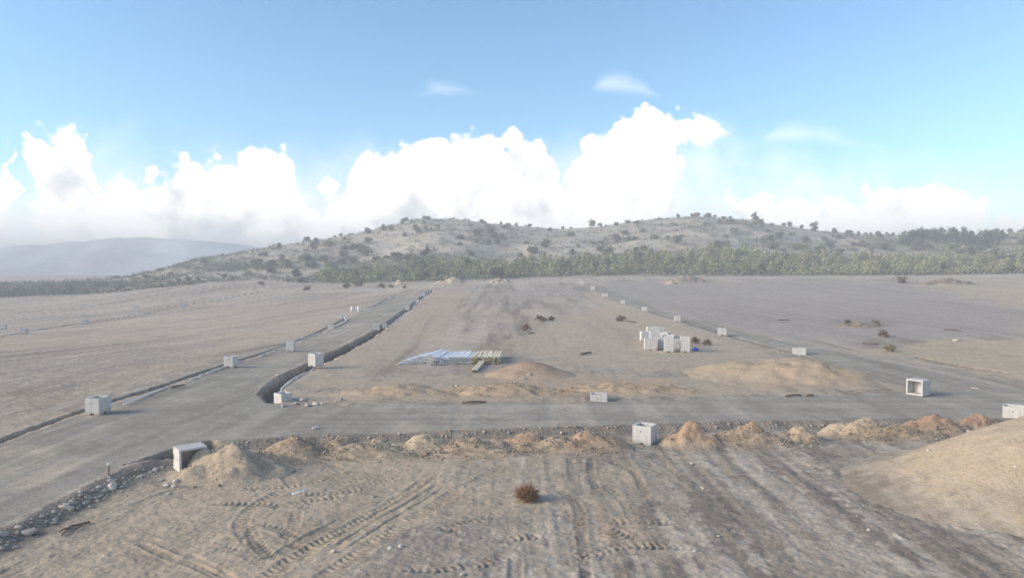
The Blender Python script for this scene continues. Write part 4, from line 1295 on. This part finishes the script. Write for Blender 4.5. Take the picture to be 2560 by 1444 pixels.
random.seed(8)
PR = 0.092
WP, YP = pipe_mesh(6.0, PR, M['white_pvc']), pipe_mesh(6.0, PR, M['yellow_pvc'])
x0, yf = (990 - CX) / F_PX * 85.0, 84.6
ncol = 69
for layer in range(6):
    for c in range(ncol):
        s = (c + 0.5 * (layer % 2)) * 2 * PR
        x = x0 + 0.15 + s
        frac = s / (ncol * 2 * PR)
        top = np.interp(frac, [0, .05, .12, .3, .36, .45, .72, .76, .97, 1.0], [0.9, 2.0, 3.4, 5.8, 5.2, 4.3, 4.2, 3.9, 4.9, 4.6])
        if layer >= top + random.uniform(-0.35, 0.2): continue
        yellow = frac > 0.715
        yaw = np.interp(frac, [0, .30, .36, .5, 1.0], [-15, -12, -8, -4, 0]) + random.uniform(-1.8, 1.8)
        y = yf + random.uniform(-0.38, 0.38) + np.interp(frac, [0, .3, .34, .5, 1], [0.2, 1.3, -0.9, -0.1, 0.2]) + layer * 0.22
        z = gz(x, y + 3) + PR + layer * PR * 1.76
        o = link('pipe', YP if yellow else WP)
        o.location = (x, y, z)
        o.rotation_euler = Euler((random.uniform(-.004, .012), 0, R(yaw)))
        lay_ = 'topmost layer' if layer + 1 >= top - 0.5 else ('bottom layer' if layer == 0 else 'inner layers')
        if yellow: lab = f'pale yellow plastic pipe in the {lay_} of the yellow end of the pipe stack'
        else:
            part_ = 'slumped left end' if frac < 0.34 else 'level white middle'
            lab = f'white plastic pipe in the {lay_} of the {part_} of the pipe stack'
        set_props(o, lab, 'pipe', lab.replace('pipe in', 'pipes in'))
ex, ey = ground_at(1181, 931)
o = link('pipe', pipe_mesh(7.0, 0.16, M['yellow_pvc'])); o.location = (ex, ey, gz(ex, ey) + 0.17); o.rotation_euler = (R(1.0), 0, R(-5))
set_props(o, 'single pale yellow pipe sticking out in front of the pipe stack', 'pipe')
o = link('pipe', pipe_mesh(7.0, 0.16, M['yellow_pvc'])); o.location = (ex + 0.34, ey + 0.3, gz(ex, ey) + 0.17); o.rotation_euler = (R(1.0), 0, R(-5))
set_props(o, 'second yellow pipe lying against the one sticking out', 'pipe')


def conduit(pts, r, label, mat='white_pvc', name='conduit_pipe', up=0.0):
    ln = world_line(pts)
    if len(ln) > 2: ln = smooth_line(ln, 2)
    ln = resample(ln, 1.0)
    z = base_z(ln[:, 0], ln[:, 1])
    zl = land_z(ln[:, 0], ln[:, 1])
    zl = np.maximum(zl, z - 0.15)
    bm = bmesh.new()
    q = [(p[0] - ln[0, 0], p[1] - ln[0, 1], zz_ + r + up) for p, zz_ in zip(ln, zl)]
    z0 = q[0][2]
    add_tube(bm, [(a, b, c - z0) for a, b, c in q], r, 8)
    o = link(name, bm_mesh(name, bm, M[mat], True))
    o.location = (ln[0, 0], ln[0, 1], z0)
    return set_props(o, label, 'pipe', 'white pipes laid along the ditches')


for pts, lab in [([(308, 1011), (360, 990), (418, 968)], 'white pipe right of the nearest left box'),
                 ([(480, 948), (491, 944)], 'short white pipe piece before the second left box'),
                 ([(500, 940), (508, 937)], 'tiny white pipe piece closer to the second left box'),
                 ([(519, 934), (563, 918)], 'white pipe ending at the second left box'),
                 ([(592, 908), (603, 905)], 'short white pipe piece right of the second left box'),
                 ([(651, 891), (663, 886)], 'short white pipe piece midway to the tall left box'),
                 ([(667, 884), (722, 863)], 'white pipe ending at the tall left box'),
                 ([(737, 858), (800, 832)], 'white pipe between the tall and the low left box'),
                 ([(835, 818), (860, 806), (868, 801), (861, 795)], 'bent white pipe beyond the low left box'),
                 ([(918, 774), (937, 768)], 'short white pipe on the far left road edge'),
                 ([(942, 766), (972, 748)], 'white pipe leading to the wide far box'),
                 ([(699, 978), (715, 961), (734, 947), (758, 934), (784, 922)], 'long curved white pipe from the corner box along the main ditch'),
                 ([(972, 815), (985, 806), (1015, 781)], 'thin white pipe up the main ditch beyond the pair of boxes'),
                 ([(1031, 768), (1043, 757)], 'short white pipe between the third and fourth ditch boxes'),
                 ([(1051, 752), (1077, 724)], 'white pipe at the far end of the main ditch')]:
    D_ = ground_at(*pts[0])[1]
    conduit(pts, 0.065 if D_ < 130 else 0.10, lab, up=0.03)
for px, lab in ((880, 'left one of two upright white pipes by the left road'), (896, 'right one of two upright white pipes by the left road')):
    X, Y = ground_at(px, 778)
    bm = bmesh.new(); add_tube(bm, [(0, 0, -0.2), (0, 0, 1.35)], 0.33, 12)
    bm2 = bmesh.new(); add_tube(bm2, [(0, 0, 1.35), (0, 0, 1.45)], 0.38, 12)
    e = empty('upright_pipe', (X, Y, gz(X, Y)))
    link('pipe_body', bm_mesh('pipe_body', bm, M['white_pvc'], True), e); link('collar', bm_mesh('collar', bm2, M['white_pvc'], True), e)
    set_props(e, lab, 'pipe', 'upright pipes')
conduit([(731, 1230), (768, 1217)], 0.05, 'white pipe offcut lying on the tread marks of the near lot')
conduit([(781, 1072), (795, 1066)], 0.06, 'white pipe offcut at the road edge above the brown heap')

# ------------------------------------------------------------------ small site things
X, Y = ground_at(272, 1192)
st = empty('survey_stake', (X, Y, gz(X, Y)), (0.03, 0.05, 0))
bm = bmesh.new(); add_box(bm, (-.025, -.02, -.1), (.025, .02, .72)); link('stake', bm_mesh('stake', bm, M['wood']), st)
bm = bmesh.new()
ptsr = [[(-.13, .70, .03), (0, .66, -.04), (.14, .78, .05)], [(-.11, .84, .04), (.02, .80, -.03), (.15, .90, .06)]]
V_ = [[bm.verts.new((a, c, b)) for a, b, c in r_] for r_ in ptsr]
for i in range(2): bm.faces.new((V_[0][i], V_[0][i + 1], V_[1][i + 1], V_[1][i]))
bmesh.ops.solidify(bm, geom=bm.faces[:], thickness=0.015)
link('flag', bm_mesh('flag', bm, M['rag']), st)
bm = bmesh.new(); add_box(bm, (-.09, -.07, -.05), (.09, .07, .06)); bmesh.ops.bevel(bm, geom=bm.edges[:], offset=.03, segments=1, affect='EDGES')
link('foot_stone', bm_mesh('foot_stone', bm, M['whiterock']), st)
set_props(st, 'thin survey stake with a white rag at its top beside the left road', 'stake')


def stick(pts, r, label, name='branch', twigs=()):
    ln = world_line(pts)
    o0 = ln[0]
    bm = bmesh.new()
    def q(l): return [(p[0] - o0[0], p[1] - o0[1], gz(*p) + r * 1.2) for p in l]
    a = q(ln); z0 = a[0][2]
    add_tube(bm, [(x, y, z - z0) for x, y, z in a], [r * (1 - 0.5 * i / len(a)) for i in range(len(a))], 6)
    e = link(name, bm_mesh(name, bm, M['wood'], True))
    e.location = (o0[0], o0[1], z0)
    for tw in twigs:
        bm = bmesh.new()
        b = q(world_line(tw))
        add_tube(bm, [(x, y, z - z0 + 0.01) for x, y, z in b], [r * 0.7 * (1 - 0.4 * i / len(b)) for i in range(len(b))], 5)
        link('twig', bm_mesh('twig', bm, M['wood'], True), e)
    return set_props(e, label, 'branch')


stick([(224, 1287), (200, 1293), (178, 1297), (165, 1304)], 0.06, 'forked dead branch lying on the tan lot at left',
      twigs=[[(178, 1297), (168, 1306), (153, 1321)], [(165, 1303), (156, 1307), (147, 1312)], [(203, 1297), (190, 1305), (180, 1311)]])
for pts, r, lab in [([(1452, 887), (1465, 885), (1478, 883)], 0.16, 'dark plank lying on the middle lot right of the pipes'),
                    ([(428, 970), (445, 967), (462, 964)], 0.12, 'dark plank on the left road edge'),
                    ([(1155, 1010), (1185, 1008), (1215, 1009)], 0.12, 'dark timber on the far edge of the cross road'),
                    ([(1964, 993), (1985, 990), (2004, 991)], 0.10, 'dark board on the cross road edge, left of two'),
                    ([(2016, 991), (2034, 990)], 0.10, 'dark board on the cross road edge, right of two'),
                    ([(1320, 835), (1336, 834)], 0.14, 'dark log near the lone bush of the middle lot'),
                    ([(2156, 859), (2180, 861), (2196, 861)], 0.12, 'dead branch in the right field above the sunken box'),
                    ([(1946, 802), (1956, 801), (1974, 801)], 0.13, 'dead branch with upright stub in the right field'),
                    ([(2360, 825), (2385, 826), (2402, 829)], 0.14, 'long dark branch in the right field near the edge'),
                    ([(1565, 803), (1590, 808)], 0.14, 'dark branch left of the box pile'),
                    ([(2046, 973), (2075, 976), (2095, 973), (2118, 977)], 0.04, 'thin wire lying on the sand by the cross road'),
                    ([(1340, 923), (1248, 922), (1262, 917)], 0.1, 'dark stick at the left foot of the reddish heap')]:
    if lab.startswith('dark stick'): pts = [(1247, 926), (1262, 918)]
    stick(pts, r, lab, name='plank' if 'plank' in lab or 'board' in lab or 'timber' in lab else ('wire' if 'wire' in lab else 'branch'))
# blue plastic beside the stock pile
X, Y = ground_at(1739, 877)
bm = bmesh.new()
bmesh.ops.create_icosphere(bm, subdivisions=3, radius=0.5)
for v in bm.verts:
    nn = fbm(np.array([v.co.x * 3]), np.array([v.co.y * 3 + v.co.z * 2]), 3, 3)[0]
    v.co *= 1 + 0.45 * nn
    v.co.z = max(v.co.z * 0.8, -0.2)
o = link('plastic_sheet', bm_mesh('plastic_sheet', bm, M['blue'])); o.location = (X, Y, gz(X, Y) + 0.18); o.scale = (0.8, 0.6, 0.7)
set_props(o, 'crumpled blue plastic sheet at the right foot of the box pile', 'plastic sheet')


# ------------------------------------------------------------------ plants
def leaf_cloud(name, n, fn, size, mat, seed):
    """many small leaf sprays spread through a crown volume; fn gives centre points"""
    rg = np.random.default_rng(seed)
    c = fn(rg, n)
    a = rg.normal(size=(n, 3)); a /= np.linalg.norm(a, axis=1)[:, None]
    b = np.cross(a, rg.normal(size=(n, 3))); b /= np.linalg.norm(b, axis=1)[:, None]
    s = (size * rg.uniform(0.6, 1.4, n))[:, None]
    V = np.stack([c - a * s, c + b * s * 0.55, c + a * s, c - b * s * 0.55], 1).reshape(-1, 3)
    return mesh_np(name, V, np.arange(n * 4).reshape(n, 4), mat, smooth=False)


def clumpy(shape, clumps, seed, spread):
    rg0 = np.random.default_rng(seed)
    cc = shape(rg0, clumps)

    def fn(rg, n):
        i = rg.integers(0, clumps, n)
        return cc[i] + rg.normal(size=(n, 3)) * spread * np.array([1, 1, 0.75])
    return fn


def ellipsoid(rx, ry, rz, cz):
    def f(rg, n):
        d = rg.normal(size=(n, 3)); d /= np.linalg.norm(d, axis=1)[:, None]
        r = rg.random(n) ** (1 / 2.2)
        p = d * r[:, None] * (rx, ry, rz)
        p[:, 2] += cz
        return p
    return f


def conepts(h, r, z0):
    def f(rg, n):
        t = rg.random(n) ** 1.35
        a = rg.uniform(0, 6.283, n); q = r * (1 - t) ** 0.75 * np.sqrt(rg.random(n)) + 0.1
        return np.stack([q * np.cos(a), q * np.sin(a), z0 + t * (h - z0)], 1)
    return f


def trunk_mesh(h, r, seed, limbs=4):
    rr = random.Random(seed)
    bm = bmesh.new()
    pts = [(0, 0, -0.4)]
    for i in range(1, 6): pts.append((rr.uniform(-.08, .08) * i, rr.uniform(-.08, .08) * i, h * i / 5))
    add_tube(bm, pts, [r * (1 - 0.16 * i) for i in range(6)], 6)
    for k_ in range(limbs):
        z = h * rr.uniform(0.35, 0.85); a = rr.uniform(0, 6.28); l = h * rr.uniform(0.2, 0.35)
        add_tube(bm, [(0, 0, z), (math.cos(a) * l * .6, math.sin(a) * l * .6, z + l * .35), (math.cos(a) * l, math.sin(a) * l, z + l * .7)], [r * .45, r * .3, r * .12], 5)
    return bm_mesh('trunk', bm, M['bark'], True)


def make_kind(name, variants):
    out = []
    for crown, trunk in variants:
        out.append((name, crown, trunk))
    return out


PINES = make_kind('pine_tree', [(leaf_cloud('crown', 620, clumpy(conepts(7.0, 2.3, 0.7), 34, 200 + i, 0.42), 0.36, M['pine'], 300 + i), trunk_mesh(5.6, 0.14, i)) for i in range(5)])
DARKP = make_kind('pine_tree', [(leaf_cloud('crown', 620, clumpy(ellipsoid(3.0, 3.0, 3.0, 4.2), 26, 230 + i, 0.6), 0.42, M['darkpine'], 330 + i), trunk_mesh(5.0, 0.18, i + 9)) for i in range(3)])
SHRUBS = make_kind('scrub_oak', [(leaf_cloud('crown', 520, clumpy(ellipsoid(2.0, 2.0, 1.25, 1.5), 18 + 3 * i, 260 + i, 0.45), 0.34, M['scrub'], 360 + i), trunk_mesh(1.9, 0.12, i + 20, 3)) for i in range(5)])


def plant(kind, X, Y, Z, s, label, group, cat, sz=None, name=None):
    nm, crown, trunk = kind
    e = empty(name or nm, (X, Y, Z), (0, 0, random.uniform(0, 6.28)))
    e.scale = (s, s, sz or s)
    link('crown', crown, e); link('trunk', trunk, e)
    return set_props(e, label, cat, group)


random.seed(21)
def belt_place(px, t):
    a = ['above the left road', 'between the two roads', 'behind the far rubble heap', 'right of the far rubble heap', 'below the dark stand']
    i = int(np.searchsorted([1120, 1480, 1800, 2180], px))
    return ('front row' if t < 0.08 else 'middle rows' if t < 0.17 else 'upper rows') + ' of the belt ' + a[i]


def slope_place(px, t):
    a = ['far left spur', 'left flank', 'slope below the main summit', 'slope below the saddle', 'slope below the second summit', 'right flank']
    i = int(np.searchsorted([600, 950, 1250, 1560, 1950], px))
    return ('low' if t < 0.4 else 'halfway up' if t < 0.75 else 'high') + ' on the ' + a[i]


# pine belt at the foot of the hill: rows following the slope
n_p = 0
for _ in range(4000):
    if n_p >= 262: break
    px = random.uniform(800, 2640)
    t = random.random() ** 1.1 * np.interp(px, [800, 1100, 1500, 2000, 2640], [0.10, 0.17, 0.24, 0.27, 0.27])
    t += np.interp(px, [800, 1200], [0.03, 0.012])
    X, Y, Z = [float(v) for v in hill_pt(px, t)]
    if any((X - a) ** 2 + (Y - b) ** 2 < 10.5 for a, b in [q for q in plant.__dict__.setdefault('pos', [])]): continue
    plant.pos.append((X, Y))
    s = random.uniform(0.8, 1.25) * np.interp(px, [800, 1000, 1400], [0.75, 0.9, 1.0])
    dark = random.random() < np.interp(px, [800, 1100, 1400], [0.35, 0.2, 0.08])
    if dark: plant(random.choice(DARKP), X, Y, Z, s * 0.75, 'dark bushy tree in the ' + belt_place(px, t), 'dark bushy trees in the ' + belt_place(px, t), 'tree', name='bushy_tree')
    else: plant(random.choice(PINES), X, Y, Z, s * 1.12, 'pale olive pine in the ' + belt_place(px, t), 'pale pines in the ' + belt_place(px, t), 'tree', sz=s * random.uniform(0.85, 1.15))
    n_p += 1
# stand of darker pines at the right below the low ridge
for i in range(34):
    px = 2268 + i * 7.2 + random.uniform(-5, 5)
    t = np.interp(px, [2268, 2350, 2500], [0.66, 0.72, 0.62]) + random.uniform(-0.12, 0.05)
    X, Y, Z = [float(v) for v in hill_pt(px, t)]
    plant(random.choice(DARKP), X, Y, Z, random.uniform(1.0, 1.35), 'tree at the ' + ('left end', 'middle', 'right end')[min(2, i // 12)] + ' of the dark stand high at the right', 'dark stand of trees at the right', 'tree', name='dark_tree')
# scrub on the hillside
n_s = 0
placed = []
for _ in range(6000):
    if n_s >= 285: break
    px = random.uniform(150, 2640)
    t = random.random() * 0.97
    X, Y, Z = [float(v) for v in hill_pt(px, t)]
    dens = fbm(np.array([X * 0.02]), np.array([Y * 0.02]), 4, 111, 0.6)[0]
    p_ = np.interp(t, [0, .2, .55, .8, 1], [0.8, 0.95, 0.9, 0.45, 0.35]) * (0.45 + 1.5 * max(0, dens + 0.12))
    if px > 900 and t < 0.22: p_ = 0.05
    if px < 600: p_ *= 0.45
    if random.random() > p_: continue
    if any((X - a) ** 2 + (Y - b) ** 2 < 20 for a, b in placed): continue
    placed.append((X, Y))
    s = random.uniform(0.7, 1.7) * (1.15 if t < 0.7 else 0.9) * np.interp(px, [150, 500, 800], [0.5, 0.6, 1.0])
    if n_s % 9 == 0: plant(random.choice(DARKP), X, Y, Z, s * 0.55, 'taller dark tree among scrub ' + slope_place(px, t), 'taller trees ' + slope_place(px, t), 'tree', name='hillside_tree')
    else: plant(random.choice(SHRUBS), X, Y, Z, s, ('large' if s > 1.3 else 'small' if s < 0.95 else 'middling') + ' grey-green scrub oak ' + slope_place(px, t), 'scrub oaks ' + slope_place(px, t), 'shrub', sz=s * random.uniform(0.8, 1.15))
    n_s += 1
# trees along the skyline
for i in range(78):
    px = random.uniform(640, 2440) if i < 60 else random.uniform(2080, 2600)
    t = random.uniform(0.955, 1.0)
    X, Y, Z = [float(v) for v in hill_pt(px, t)]
    s = random.uniform(0.45, 1.25)
    plant(random.choice(SHRUBS), X, Y, Z, s, ('small tree against the sky on the crest ' + ['left of the main summit', 'of the main summit', 'in the saddle', 'of the second summit', 'of the right shoulder'][int(np.searchsorted([980, 1280, 1580, 1900], px))]), 'crest trees ' + ['left of the main summit', 'of the main summit', 'in the saddle', 'of the second summit', 'of the right shoulder'][int(np.searchsorted([980, 1280, 1580, 1900], px))], 'tree', sz=s * random.uniform(1.0, 1.5), name='crest_tree')
for px, t, s, lab in [(1886, 0.93, 1.25, 'tallest dark tree near the right hilltop'), (2035, 0.98, 1.2, 'round lone tree on the right shoulder of the crest'),
                      (1018, 0.985, 0.8, 'lone small tree left of the main summit'), (1480, 0.97, 1.2, 'dark tree in the saddle between the two summits'),
                      (788, 0.60, 1.25, 'large dark tree on the left slope of the hill'), (740, 0.10, 0.85, 'dark round tree at the left foot of the hill'),
                      (445, 0.10, 0.5, 'left bush of the dark thicket at the left field edge'), (470, 0.10, 0.58, 'middle bush of the dark thicket at the left field edge'),
                      (495, 0.10, 0.5, 'right bush of the dark thicket at the left field edge'), (560, 0.10, 0.5, 'dark bush right of the thicket at the left field edge'),
                      (42, 0.20, 0.5, 'small tree beyond the left field near the picture edge'), (180, 0.18, 0.42, 'dark bush beyond the left field'),
                      (330, 0.20, 0.4, 'low bush beyond the left field before the thicket')]:
    X, Y, Z = [float(v) for v in hill_pt(px, t)]
    plant(random.choice(DARKP), X, Y, Z, s, lab, None, 'tree', name='dark_tree')
# uncountable low brush that covers the slope between the trees
bx_, bs_ = [], []
while len(bx_) < 9000:
    px = random.uniform(-200, 2700); t = random.random()
    X, Y, Z = [float(v) for v in hill_pt(px, t)]
    dens = float(fbm(np.array([X * 0.02]), np.array([Y * 0.02]), 4, 111, 0.6)[0])
    if random.random() > (0.22 + 1.3 * max(0, dens + 0.08)) * np.interp(t, [0, .7, 1], [1, .85, .45]): continue
    bx_.append((X, Y, Z)); bs_.append(random.uniform(0.7, 2.0))
bx_ = np.array(bx_); bs_ = np.array(bs_)
nl = 14
rg = np.random.default_rng(77)
cc = np.repeat(bx_, nl, 0) + rg.normal(size=(len(bx_) * nl, 3)) * np.repeat(bs_, nl)[:, None] * (0.75, 0.75, 0.35)
cc[:, 2] += np.repeat(bs_, nl) * 0.45
a = rg.normal(size=cc.shape); a /= np.linalg.norm(a, axis=1)[:, None]
b = np.cross(a, rg.normal(size=cc.shape)); b /= np.linalg.norm(b, axis=1)[:, None]
s_ = np.repeat(bs_, nl)[:, None] * 0.33
Vb = np.stack([cc - a * s_, cc + b * s_ * .6, cc + a * s_, cc - b * s_ * .6], 1).reshape(-1, 3)
set_props(link('hillside_brush', mesh_np('hillside_brush', Vb, np.arange(len(Vb)).reshape(-1, 4), M['scrub'], smooth=False)),
          'low grey-green brush covering the dry hillside', 'brush', None, 'stuff')


def brush_patch(name, pts, sizes, nl, mat, label, seed):
    rg = np.random.default_rng(seed)
    cc = np.repeat(pts, nl, 0) + rg.normal(size=(len(pts) * nl, 3)) * np.repeat(sizes, nl)[:, None] * (0.8, 0.8, 0.45)
    cc[:, 2] += np.repeat(sizes, nl) * 0.5
    a = rg.normal(size=cc.shape); a /= np.linalg.norm(a, axis=1)[:, None]
    b = np.cross(a, rg.normal(size=cc.shape)); b /= np.linalg.norm(b, axis=1)[:, None]
    q = np.repeat(sizes, nl)[:, None] * 0.30
    V = np.stack([cc - a * q, cc + b * q * .6, cc + a * q, cc - b * q * .6], 1).reshape(-1, 3)
    return set_props(link(name, mesh_np(name, V, np.arange(len(V)).reshape(-1, 4), mat, smooth=False)), label, 'brush', None, 'stuff')


up, us_ = [], []
for _ in range(2400):
    px = random.uniform(790, 2700)
    t = random.random() * np.interp(px, [800, 1100, 1500, 2000, 2640], [0.14, 0.22, 0.30, 0.34, 0.34])
    up.append([float(v) for v in hill_pt(px, t + 0.008)]); us_.append(random.uniform(1.3, 2.9))
brush_patch('belt_undergrowth', np.array(up), np.array(us_), 26, M['pine'], 'low olive undergrowth filling the pine belt below the hill', 78)


# dry bushes on the site
def twig_ball(name, r, n, seed, mat):
    rr = random.Random(seed)
    bm = bmesh.new()
    for _ in range(n):
        a = rr.uniform(0, 6.28); e = math.asin(rr.uniform(-0.15, 1.0))
        d = Vector((math.cos(a) * math.cos(e), math.sin(a) * math.cos(e), math.sin(e)))
        L = r * rr.uniform(0.75, 1.05)
        bend = Vector((rr.uniform(-1, 1), rr.uniform(-1, 1), rr.uniform(-1, 1))) * r * 0.25
        o_ = Vector((0, 0, r * 0.25))
        p = [o_ + d * L * 0.15, o_ + d * L * 0.6 + bend * .6, o_ + d * L + bend]
        p[2].z = max(p[2].z, 0.02)
        add_tube(bm, p, [0.016 * r + .004, 0.012 * r + .003, 0.004], 3, cap=False)
        for _k in range(3):
            q = p[1] + (p[2] - p[1]) * rr.uniform(0, 1)
            e2 = q + Vector((rr.uniform(-1, 1), rr.uniform(-1, 1), rr.uniform(-.6, 1))) * r * 0.28
            e2.z = max(e2.z, 0.01)
            add_tube(bm, [q, e2], [0.010 * r + .002, 0.003], 3, cap=False)
    return bm_mesh(name, bm, mat)


X, Y = ground_at(1318, 1243)
Y += 0.5
tb = empty('tumbleweed', (X, Y, gz(X, Y)))
link('twigs', twig_ball('twigs', 0.68, 420, 4, M['tumble']), tb)
bm = bmesh.new(); add_tube(bm, [(0, 0, -0.1), (0.03, 0.02, 0.15), (0, 0, 0.35)], [0.035, 0.03, 0.015], 6)
link('stem', bm_mesh('stem', bm, M['wood'], True), tb)
set_props(tb, 'round rusty dry bush alone in the near lot', 'bush')
DRYB = [(leaf_cloud('crown', 420, clumpy(ellipsoid(1.0, 1.0, 0.6, 0.65), 16, 400 + i, 0.2), 0.15, M['dry'], 420 + i), trunk_mesh(0.7, 0.04, i + 60, 3)) for i in range(3)]
for i, (px, py, s, lab) in enumerate([(1349, 802, 0.95, 'left one of the dark bush pair in the middle lot'), (1359, 803, 0.8, 'bush touching the left one of the dark pair'),
                                      (1380, 802, 0.75, 'right bush of the dark group in the middle lot'),
                                      (1316, 827, 0.95, 'dark lone bush in the middle lot below the bush group'), (1552, 803, 1.0, 'dark bush left of the box pile'),
                                      (1737, 858, 0.7, 'dark dry bush just right of the box pile'), (1765, 863, 0.7, 'dark dry bush farther right of the box pile'),
                                      (2254, 708, 2.6, 'lone bush at the far edge of the right field'), (2224, 878, 0.7, 'brown bush in the right field above the road'),
                                      (2190, 813, 0.8, 'dark brush on the low mound of the right field'), (2120, 810, 0.7, 'brush left of the low mound in the right field'),
                                      (653, 712, 1.6, 'small round bush beyond the left field'), (768, 727, 1.9, 'dark bush on the pale track left of the pines'),
                                      (866, 720, 2.0, 'brown bush by the pale track'), (893, 716, 2.6, 'rusty tree-like bush beside the brown one'),
                                      (953, 720, 1.8, 'dark bush at the far end of the left road'), (978, 719, 1.2, 'small bush right of the dark one by the far road end'),
                                      (1012, 720, 0.9, 'tiny dark bush at the far road end'), (2212, 842, 0.9, 'small dark tuft in the middle of the right field')]):
    X, Y = ground_at(px, py)
    e = empty('dry_bush', (X, Y, gz(X, Y)), (0, 0, i * 1.3)); e.scale = (s, s, s)
    cr, tr = DRYB[i % 3]
    link('crown', cr, e); link('trunk', tr, e)
    set_props(e, lab, 'bush', 'dry bushes on the site')
